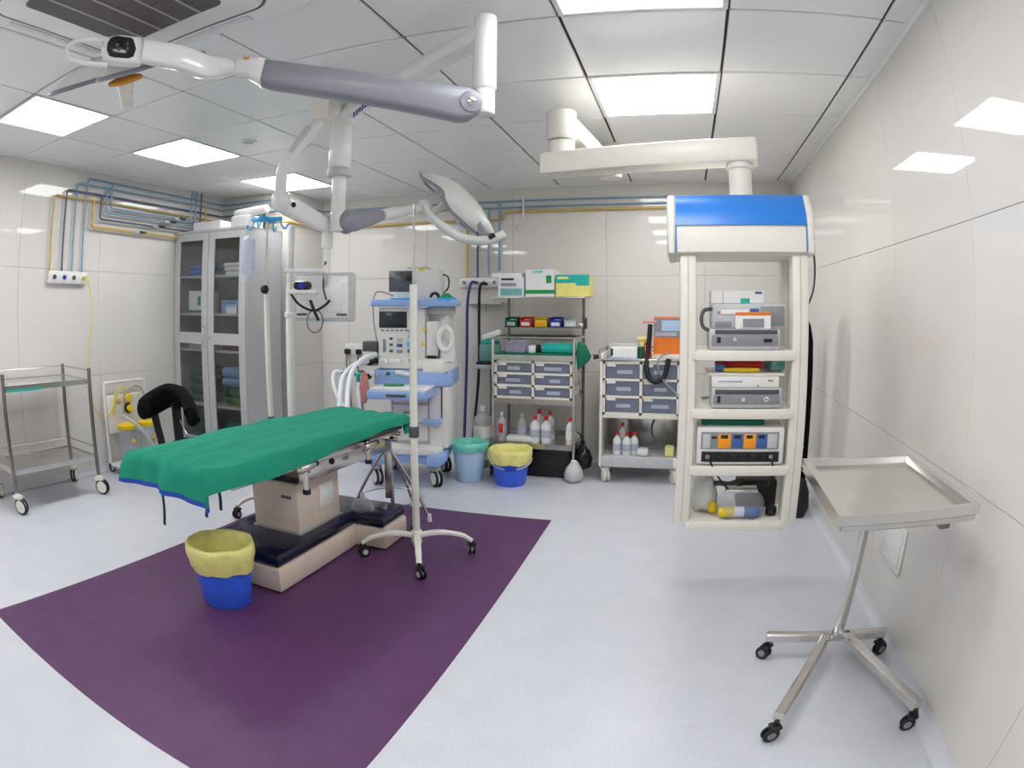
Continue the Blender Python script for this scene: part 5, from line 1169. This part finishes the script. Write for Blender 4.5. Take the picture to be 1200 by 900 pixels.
# ================================================================== EQUIPMENT PENDANT (right)
FY = 2.45
t = thing('equipment_pendant', 'cream ceiling pendant tower with blue head and four shelves', 'equipment pendant', (.25, 2.63, 2.0))
hx0, hx1 = -.052, .55; hz0, hz1 = 1.495, 1.745
def headprof(x, g=0.0):
    pr = [(FY+.02, hz0), (FY-.012, hz0+.012), (FY-.015, 1.605), (FY+.0, 1.66), (FY+.05, 1.735), (FY+.08, hz1), (FY+.36, hz1), (FY+.40, hz1-.03), (FY+.40, hz0+.02), (FY+.37, hz0)]
    cy, cz = FY+.19, 1.62
    return [(x, cy+(y-cy)*(1+g), cz+(z-cz)*(1+g)) for y, z in pr]
kb = MB(); kb.slab(headprof((hx0+hx1)/2), (1, 0, 0), hx1-hx0-.07); kb.build('head', 'cream', t)
for x in (hx0+.018, hx1-.018): kb = MB(); kb.slab(headprof(x, .03), (1, 0, 0), .036, .012); kb.build('head_end_cap', 'cream', t, smooth=50)
pr = [(FY-.0155, 1.612), (FY-.0005, 1.66), (FY+.05, 1.7355), (FY+.08, hz1+.0005), (FY+.08, hz1+.004), (FY+.047, 1.741), (FY-.006, 1.664), (FY-.021, 1.612)]
kb = MB(); kb.slab([((hx0+hx1)/2, y, z) for y, z in pr], (1, 0, 0), hx1-hx0-.072); kb.build('head_front', 'panel_blue', t, 'bright blue front panel', smooth=50)
for x in (hx0+.037, hx1-.037): kb = MB(); kb.bx(x-.002, x+.002, FY-.019, FY+.0, hz0+.012, 1.612); kb.build('trim_line', 'panel_blue', t)
pc = Vector((.265, FY+.15, 0))
kb = MB(); kb.cyl((pc.x, pc.y, hz1-.01), (pc.x, pc.y, 1.91), .050, seg=28); kb.cyl((pc.x, pc.y, 1.87), (pc.x, pc.y, 1.905), .060, seg=28, bev=.004); kb.build('neck', 'cream', t)
ma_ = Vector((-.53, 2.73, 0)); dd = (pc-ma_); L_ = dd.length; an = math.atan2(dd.y, dd.x); Rz = Matrix.Rotation(an, 3, 'Z'); mc = (pc+ma_)/2
kb = MB(); kb.box((mc.x+.0, mc.y, 1.945), (L_+.17, .15, .102), .014, Rz); bm_ = kb.build('lower_arm', 'cream', t)
kb = MB(); kb.cyl(ma_+UP*1.98, ma_+UP*2.055, .060, seg=28, bev=.004); kb.build('bearing', 'cream', t)
kb = MB(); kb.cyl(ma_+UP*2.055, ma_+UP*2.06, .052, seg=28); kb.build('bearing_gap', 'grey_dark', t)
kb = MB(); kb.cyl(ma_+UP*2.06, ma_+UP*2.20, .07, seg=28, bev=.01); kb.build('upper_joint', 'cream', t)
mb2 = Vector((-.42, 3.75, 0)); d2 = mb2-ma_; kb = MB(); kb.box((ma_+mb2)/2+UP*2.145, (d2.length+.0, .10, .10), .012, Matrix.Rotation(math.atan2(d2.y, d2.x), 3, 'Z')); kb.build('upper_arm', 'cream', t)
kb = MB(); kb.cyl(mb2+UP*2.09, mb2+UP*(ROOM_H), .07, seg=24); kb.build('ceiling_mount', 'cream', t)
for i in range(2):
    q = ma_.lerp(mb2, .55+.3*i)+UP*2.12+Vector((.052, .01, 0)); kb = MB(); kb.ball(q, .01, 8, 6); kb.build('screw_cap', 'black', t)
# posts and shelves
lx0, lx1, r0, r1 = -.003, .064, .452, .522; PY0, PY1 = FY+.005, FY+.10
PB = .392
for a, b in ((lx0, lx1), (r0, r1)):
    for y0_, y1_ in ((PY0, PY1), (FY+.29, FY+.37)):
        kb = MB(); kb.bx(a, b, y0_, y1_, PB, hz0+.005, .010); po = kb.build('post', 'cream', t)
        kb = MB(); m_ = (a+b)/2; kb.bx(m_-.003, m_+.003, y0_-.001, y0_+.002, PB+.02, hz0-.005); kb.build('post_groove', 'groove', po, smooth=0)
SZ = [.395, .635, .868, 1.10]
for i, z in enumerate(SZ):
    kb = MB(); kb.bx(lx1-.015, r0+.015, FY-.005, FY+.37, z-.018, z+.018, .006); kb.bx(lx1+.0, r0, FY-.008, FY+.004, z-.02, z+.022, .005); sh = kb.build('shelf', 'cream', t)
kb = MB(); kb.tube(smoothpath([(hx1-.0, FY+.15, 1.58), (hx1+.03, FY+.16, 1.5), (hx1+.025, FY+.17, 1.36), (hx1-.02, FY+.2, 1.25), (r1+.005, FY+.25, 1.2)], 5), .005, 6); kb.build('power_cable', 'grey_dark', t)
for z in (.66, .62, .72): kb = MB(); kb.ball((r1+.004, FY+.05, z), .006, 8, 6); kb.build('side_screw', 'grey_light', t)
kb = MB(); kb.bx(lx0-.012, lx0+.002, FY+.01, FY+.05, .64, .675, .004); kb.build('side_socket', 'white', t)
# devices on shelves
def dev(u0, v0, u1, v1, m, name, label, cat, yy=FY+.01, depth=.26, bev=.006, zbase=None):
    a = at(u0, v0, y=yy); b = at(u1, v1, y=yy); z0 = zbase if zbase is not None else b.z
    t = thing(name, label, cat, ((a.x+b.x)/2, yy+depth/2, z0)); kb = MB(); kb.bx(a.x, b.x, yy, yy+depth, z0, a.z, bev); kb.build('casing', m, t)
    def panel(p0, q0, p1, q1, mm, nm, d=.004):
        a2 = at(p0, q0, y=yy); b2 = at(p1, q1, y=yy); kb = MB(); kb.bx(a2.x, b2.x, yy-d, yy+.001, b2.z, a2.z, min(.0015, d*.4)); return kb.build(nm, mm, t)
    def knob(p0, q0, r, mm, nm, d=.012):
        p = at(p0, q0, y=yy); kb = MB(); kb.cyl(p, p-V(0, d, 0), r, seg=16, bev=.002); return kb.build(nm, mm, t)
    return t, panel, knob, a.z
S1_ = SZ[3]+.0225
t, pn, kn_, ztop = dev(831, 386, 914, 407, 'grey_light', 'light_source', 'grey light source unit on the top pendant shelf', 'medical device', zbase=S1_)
pn(838, 386.5, 911, 391.5, 'grey_dark', 'top_strip'); pn(834, 392.5, 912, 405.5, 'grey_mid', 'front_plate', .003); pn(840, 395, 844.5, 402, 'black', 'power_switch', .006); pn(895, 397, 905, 401, 'black', 'port', .006); kn_(861, 398, .008, 'grey_light', 'knob')
kb = MB(); kb.tube(smoothpath([at(833, 388, y=FY+.05), at(824, 383, y=FY+.05), at(822, 373, y=FY+.05), at(825, 364, y=FY+.06), at(834, 362, y=FY+.08)], 5), .008, 8); kb.build('rear_cable', 'grey_dark', t)
z2 = ztop+.0005
t, pn, kn_, zt2 = dev(834, 356, 921, 384, 'grey_light', 'video_processor', 'pale grey video unit stacked on the light source', 'medical device', yy=FY+.08, depth=.22, zbase=z2)
pn(891, 359, 919, 382, 'grey_mid', 'side_panel'); pn(845, 363, 878, 368.5, 'white_gloss', 'rating_strip', .005); pn(879, 361.5, 889, 365, 'blue_key', 'badge', .005); pn(838, 377, 857, 383, 'grey_mid', 'vent', .004); kn_(842, 366, .004, 'red', 'lamp')
t = carton(*(lambda a, b: (a.x, b.x))(at(862, 370, y=FY+.03), at(903, 370, y=FY+.03)), FY+.015, FY+.075, z2, at(880, 366, y=FY+.02).z, 'carton', 'small carton with orange edge before the video unit', [(0, 1, .82, 1, 'orange'), (.2, .8, .12, .62, 'grey_mid')])
t = carton(*(lambda a, b: (a.x, b.x))(at(833, 350, y=FY+.12), at(896, 350, y=FY+.12)), FY+.12, FY+.26, zt2+.0005, at(860, 340, y=FY+.12).z, 'carton', 'long white carton with green mark on top of the video unit', [(.55, .72, .05, .4, 'teal'), (.82, .95, .72, .88, 'purple_print'), (.22, .23, 0, 1, 'print_pale')])
S2_ = SZ[2]+.0225
t, pn, kn_, ztop = dev(834, 455, 916, 475, 'grey_light', 'light_source', 'grey camera unit on the second pendant shelf from the top', 'medical device', zbase=S2_)
pn(838, 456.5, 913, 462, 'grey_dark', 'top_strip'); pn(836, 463, 914, 474, 'grey_mid', 'front_plate', .003); pn(840.5, 464, 844, 472, 'black', 'power_switch', .006); kn_(871, 468, .009, 'chrome', 'knob'); kn_(898, 468, .010, 'carton', 'socket', .004); kn_(898, 468, .005, 'red', 'socket_core', .006)
z2 = ztop+.0005
t, pn, kn_, zt2 = dev(834, 441, 913, 455, 'white', 'recorder_unit', 'white recorder stacked on the grey camera unit', 'medical device', yy=FY+.02, depth=.24, zbase=z2)
pn(842, 446, 870, 448, 'print_pale', 'caption', .002); pn(900, 445, 906, 447, 'grey_mid', 'badge', .002); kn_(888, 452, .003, 'grey_dark', 'lamp', .003)
kb = MB(); a = at(830, 437, y=FY+.03); b = at(920, 437, y=FY+.03); kb.bx(a.x, b.x, FY+.03, FY+.30, zt2+.0005, zt2+.012, .002); kb.solo('tray_plate', 'cream', 'thin cream plate lying on the white recorder', 'plate')
z3 = zt2+.0125
for i, (u0, v0, u1, v1, r, m, lab) in enumerate(((838, 421, 890, 420, .027, 'red', 'red wrapped instrument pack at the back on the plate of the pendant'), (852, 427, 894, 430, .021, 'red', 'red wrapped instrument pack at the front on the plate of the pendant'), (848, 434, 890, 433, .010, 'yellow', 'yellow tube below the red packs on the plate of the pendant'), (838, 431, 850, 434, .017, 'blue_key', 'blue bundle at the left of the red packs on the plate'))):
    yy = FY+(.16, .105, .055, .07)[i]; a = at(u0, v0, y=yy); b = at(u1, v1, y=yy); zz = z3+r*(1 if i >= 2 else (1.2, 1.0)[i]); a.z = b.z = zz
    if i == 1: a.z = b.z = z3+.024
    if i == 0: a.z = b.z = z3+.028
    kb = MB(); kb.tube([a.lerp(b, f/8) for f in range(9)], [r*(.75+.25*math.sin(PI*f/8)+.05*(f % 2)) for f in range(9)], 12); kb.solo('instrument_pack', m, lab, 'pack', smooth=60)
kb = MB(); a = at(905, 425, y=FY+.12); kb.box((a.x+.01, FY+.14, z3+.031), (.07, .10, .06), .012, Matrix.Rotation(.3, 3, 'Z')); kb.solo('clear_pouch', 'teal_clear', 'pale clear pouch at the right of the red packs on the plate', 'pouch')
S3_ = SZ[1]+.0225
t, pn, kn_, ztop = dev(817, 500, 917, 546, 'white', 'electrosurgical_unit', 'white electrosurgical unit with orange and blue keys on the third pendant shelf', 'medical device', zbase=S3_, bev=.012)
pn(822, 506, 912, 526, 'grey_mid', 'control_panel', .004); pn(822, 529, 912, 541, 'black', 'socket_strip', .004)
for u0, u1, m in ((824, 832, 'grey_light'), (842, 856, 'amber'), (858, 870, 'blue_key'), (872, 885, 'amber'), (887, 898, 'blue_key'), (900, 910, 'grey_light')):
    pn(u0, 508.5, u1, 525, m, 'key_panel', .006)
for u0, u1 in ((845, 853), (860, 868), (875, 882), (889, 896)): pn(u0, 509.5, u1, 513.5, 'black', 'readout', .008)
pn(834, 511, 840, 514, 'black', 'readout', .006)
for u in (829, 841, 853, 865, 877, 889, 903): kn_(u, 535, .009, 'grey_mid' if u in (829, 903) else 'black_gloss', 'output_socket')
for pts in (((831, 538), (838, 553), (846, 565), (853, 573)), ((904, 538), (906, 550), (903, 562), (900, 570))):
    kb = MB(); kb.tube(smoothpath([at(*q, y=FY-.01+.01*i) for i, q in enumerate(pts)], 5), .004, 6); kb.build('lead', 'black', t)
kb = MB(); a = at(822, 497, y=FY+.05); b = at(896, 497, y=FY+.05); kb.bx(a.x, b.x, FY+.04, FY+.2, ztop+.0005, ztop+.022, .008); kb.solo('green_cloth', 'green_cloth', 'green cloth folded on the electrosurgical unit', 'cloth')
S4_ = SZ[0]+.0225
# bottom shelf: clear bag with a yellow and blue roll, crumpled bag, black foot switch box
c = at(868, 597, y=FY+.03); t = thing('clear_bag', 'clear plastic bag holding a yellow and blue roll on the lowest pendant shelf', 'bag', (c.x, FY+.06, S4_))
a = at(841, 606, y=FY+.05); a.z = S4_+.026; b = at(889, 606, y=FY+.05); b.z = a.z
m1, m2 = a.lerp(b, .38), a.lerp(b, .62)
kb = MB(); kb.cyl(a, m1, .024, seg=16, bev=.004); rl = kb.build('roll_yellow', 'yellow', t); kb = MB(); kb.cyl(m1, m2, .0225, seg=16); kb.build('roll_middle', 'carton', t); kb = MB(); kb.cyl(m2, b, .024, seg=16, bev=.004); kb.build('roll_blue', 'blue_key', t)
kb = MB(); kb.lathe([(.07, 0), (.082, .03), (.08, .07), (.074, .098), (.05, .118)], (c.x, FY+.065, S4_), 26, lambda a, i: (.005*math.sin(5*a+i*2)+.004*math.sin(11*a-i), .006*math.sin(3*a+i)), M=Matrix.Diagonal((1.22, .66, 1)), capt=True); kb.build('bag_film', 'plastic_clear', t, smooth=75)
kb = MB(); kb.box((c.x, FY+.075, S4_+.118), (.14, .07, .018), .007); kb.build('silver_pack', 'steel', t)
c = at(818, 585, y=FY+.10); t = thing('crumpled_bag', 'crumpled white plastic bag in the left corner of the lowest pendant shelf', 'bag', (c.x, FY+.16, S4_))
kb = MB(); kb.lathe([(.03, 0), (.055, .02), (.06, .07), (.045, .13), (.025, .165)], (lx1+.06, FY+.16, S4_), 18, lambda a, i: (.009*math.sin(4*a+i*2)+.006*math.sin(9*a), .008*math.sin(3*a+i)), capt=True); kb.build('bag_film', 'cloth_white', t, smooth=75)
kb = MB(); kb.ball((lx1+.10, FY+.10, S4_+.03), (.022, .02, .028), 10, 8); kb.build('yellow_cap', 'yellow', t)
kb = MB(); a = at(865, 563, y=FY+.2); b = at(908, 590, y=FY+.2); kb.bx(a.x, b.x, FY+.19, FY+.33, S4_, a.z, .006); kb.solo('black_case', 'black', 'black case at the back of the lowest pendant shelf', 'case')
kb = MB(); kb.tube(smoothpath([at(826, 572, y=FY+.16), at(840, 566, y=FY+.15), at(855, 567, y=FY+.16), at(870, 562, y=FY+.17)], 5), .012, 8); kb.solo('grey_lead', 'grey_dark', 'thick grey lead lying over the bags of the lowest pendant shelf', 'cable')
kb = MB(); q = at(903, 600, y=FY+.09); q.z = S4_; kb.lathe([(.022, 0), (.026, .01), (.024, .035), (.01, .042)], q, 14, capt=True); kb.solo('foot_pedal', 'black', 'small round black foot pedal at the right end of the lowest pendant shelf', 'pedal')

# ---- tall black covered thing against the right wall behind the pendant
t = thing('covered_cylinder', 'tall black covered cylinder against the right wall behind the pendant', 'cylinder', (.80, 3.88, 0))
kb = MB(); kb.lathe([(.05, 0), (.055, .03), (.054, .9), (.05, 1.08), (.035, 1.18), (.02, 1.21)], (.80, 3.88, 0), 24, lambda a, i: (.003*math.sin(5*a+i), 0), capt=True); kb.build('cover', 'black_pad', t, smooth=70)
kb = MB(); kb.cyl((.80, 3.88, 1.20), (.80, 3.88, 1.25), .014, seg=12); kb.build('valve', 'steel_dark', t)
kb = MB(); kb.lathe([(.055, 0), (.07, .05), (.06, .16), (.03, .24)], (.79, 3.72, 0), 18, lambda a, i: (.006*math.sin(4*a+i), 0), capt=True); kb.solo('black_sack', 'black', 'black sack on the floor before the covered cylinder', 'sack', smooth=70)

# ================================================================== MAYO STAND (right front)
t = thing('mayo_stand', 'stainless tray stand on four casters by the right wall', 'tray stand', (.655, 1.92, 0))
hub = Vector((.655, 1.93, .115))
zz = .80
C4 = [at(944, 541, z=zz), at(1072, 536, z=zz), at(1153, 594, z=zz), at(977, 603, z=zz)]
C4 = [Vector((.415, 1.955, zz)), Vector((.815, 1.94, zz)), Vector((.815, 1.34, zz)), Vector((.40, 1.365, zz))]
cc = sum(C4, Vector())/4
def ins(f, dz): return [c+(cc-c)*0+Vector(((1 if c.x < cc.x else -1)*f, (1 if c.y < cc.y else -1)*f, dz)) for c in C4]
kb = MB(); bot = ins(.03, -.014); kb.slab(bot, UP, .003); kb.build('tray_floor', 'steel_brushed', t, smooth=0)
rim_o, rim_i = ins(0, 0), ins(.022, .0)
for i in range(4):
    j = (i+1) % 4; kb = MB(); kb.grid([[rim_o[i]-UP*.02, rim_o[j]-UP*.02], [rim_o[i]+UP*.006, rim_o[j]+UP*.006], [rim_i[i]+UP*.006, rim_i[j]+UP*.006], [bot[i], bot[j]]]); kb.build('tray_rim', 'steel_brushed', t, smooth=0)
fr4 = ins(.012, -.028)
for i in range(4):
    j = (i+1) % 4; kb = MB(); kb.tube([fr4[i], fr4[j]], 1.0, 8, flat=(.010, .010)); kb.build('support_frame', 'steel', t)
top = Vector((.665, 1.90, zz-.035))
kb = MB(); kb.tube([hub-UP*.0, top], 1.0, 8, flat=(.016, .016)); kb.build('post', 'steel', t)
kb = MB(); kb.tube([top, Vector((.665, 1.60, zz-.04))], 1.0, 8, flat=(.014, .012)); kb.build('tray_bracket', 'steel', t)
kb = MB(); kb.box((.735, 1.42, zz-.05), (.035, .05, .04), .005); kb.build('lock_block', 'steel_dark', t)
kb = MB(); kb.cyl(hub+UP*.02+V(-.025, -.02, 0), hub+UP*.06+V(-.025, -.02, 0), .008, seg=8); kb.build('lock_pin', 'chrome', t)
feet = [(.40, 2.005), (.855, 1.945), (.388, 1.475), (.858, 1.41)]
bar = [Vector((.39, 2.01, .10)), Vector((.87, 1.95, .10))]
kb = MB(); kb.tube(bar, 1.0, 8, flat=(.020, .020)); kb.build('cross_bar', 'steel', t)
for i, fx in ((2, .62), (3, .70)):
    f = Vector((feet[i][0], feet[i][1], .10)); kb = MB(); kb.tube([Vector((fx, 1.97, .10)), f], 1.0, 8, flat=(.020, .020)); kb.build('leg', 'steel', t)
for i, f in enumerate(feet): caster(t, f, .029, (2.5, .4, 3.4, 2.9)[i], fork='black', wheel='black', hub='grey_mid', top=.085, w=.022)
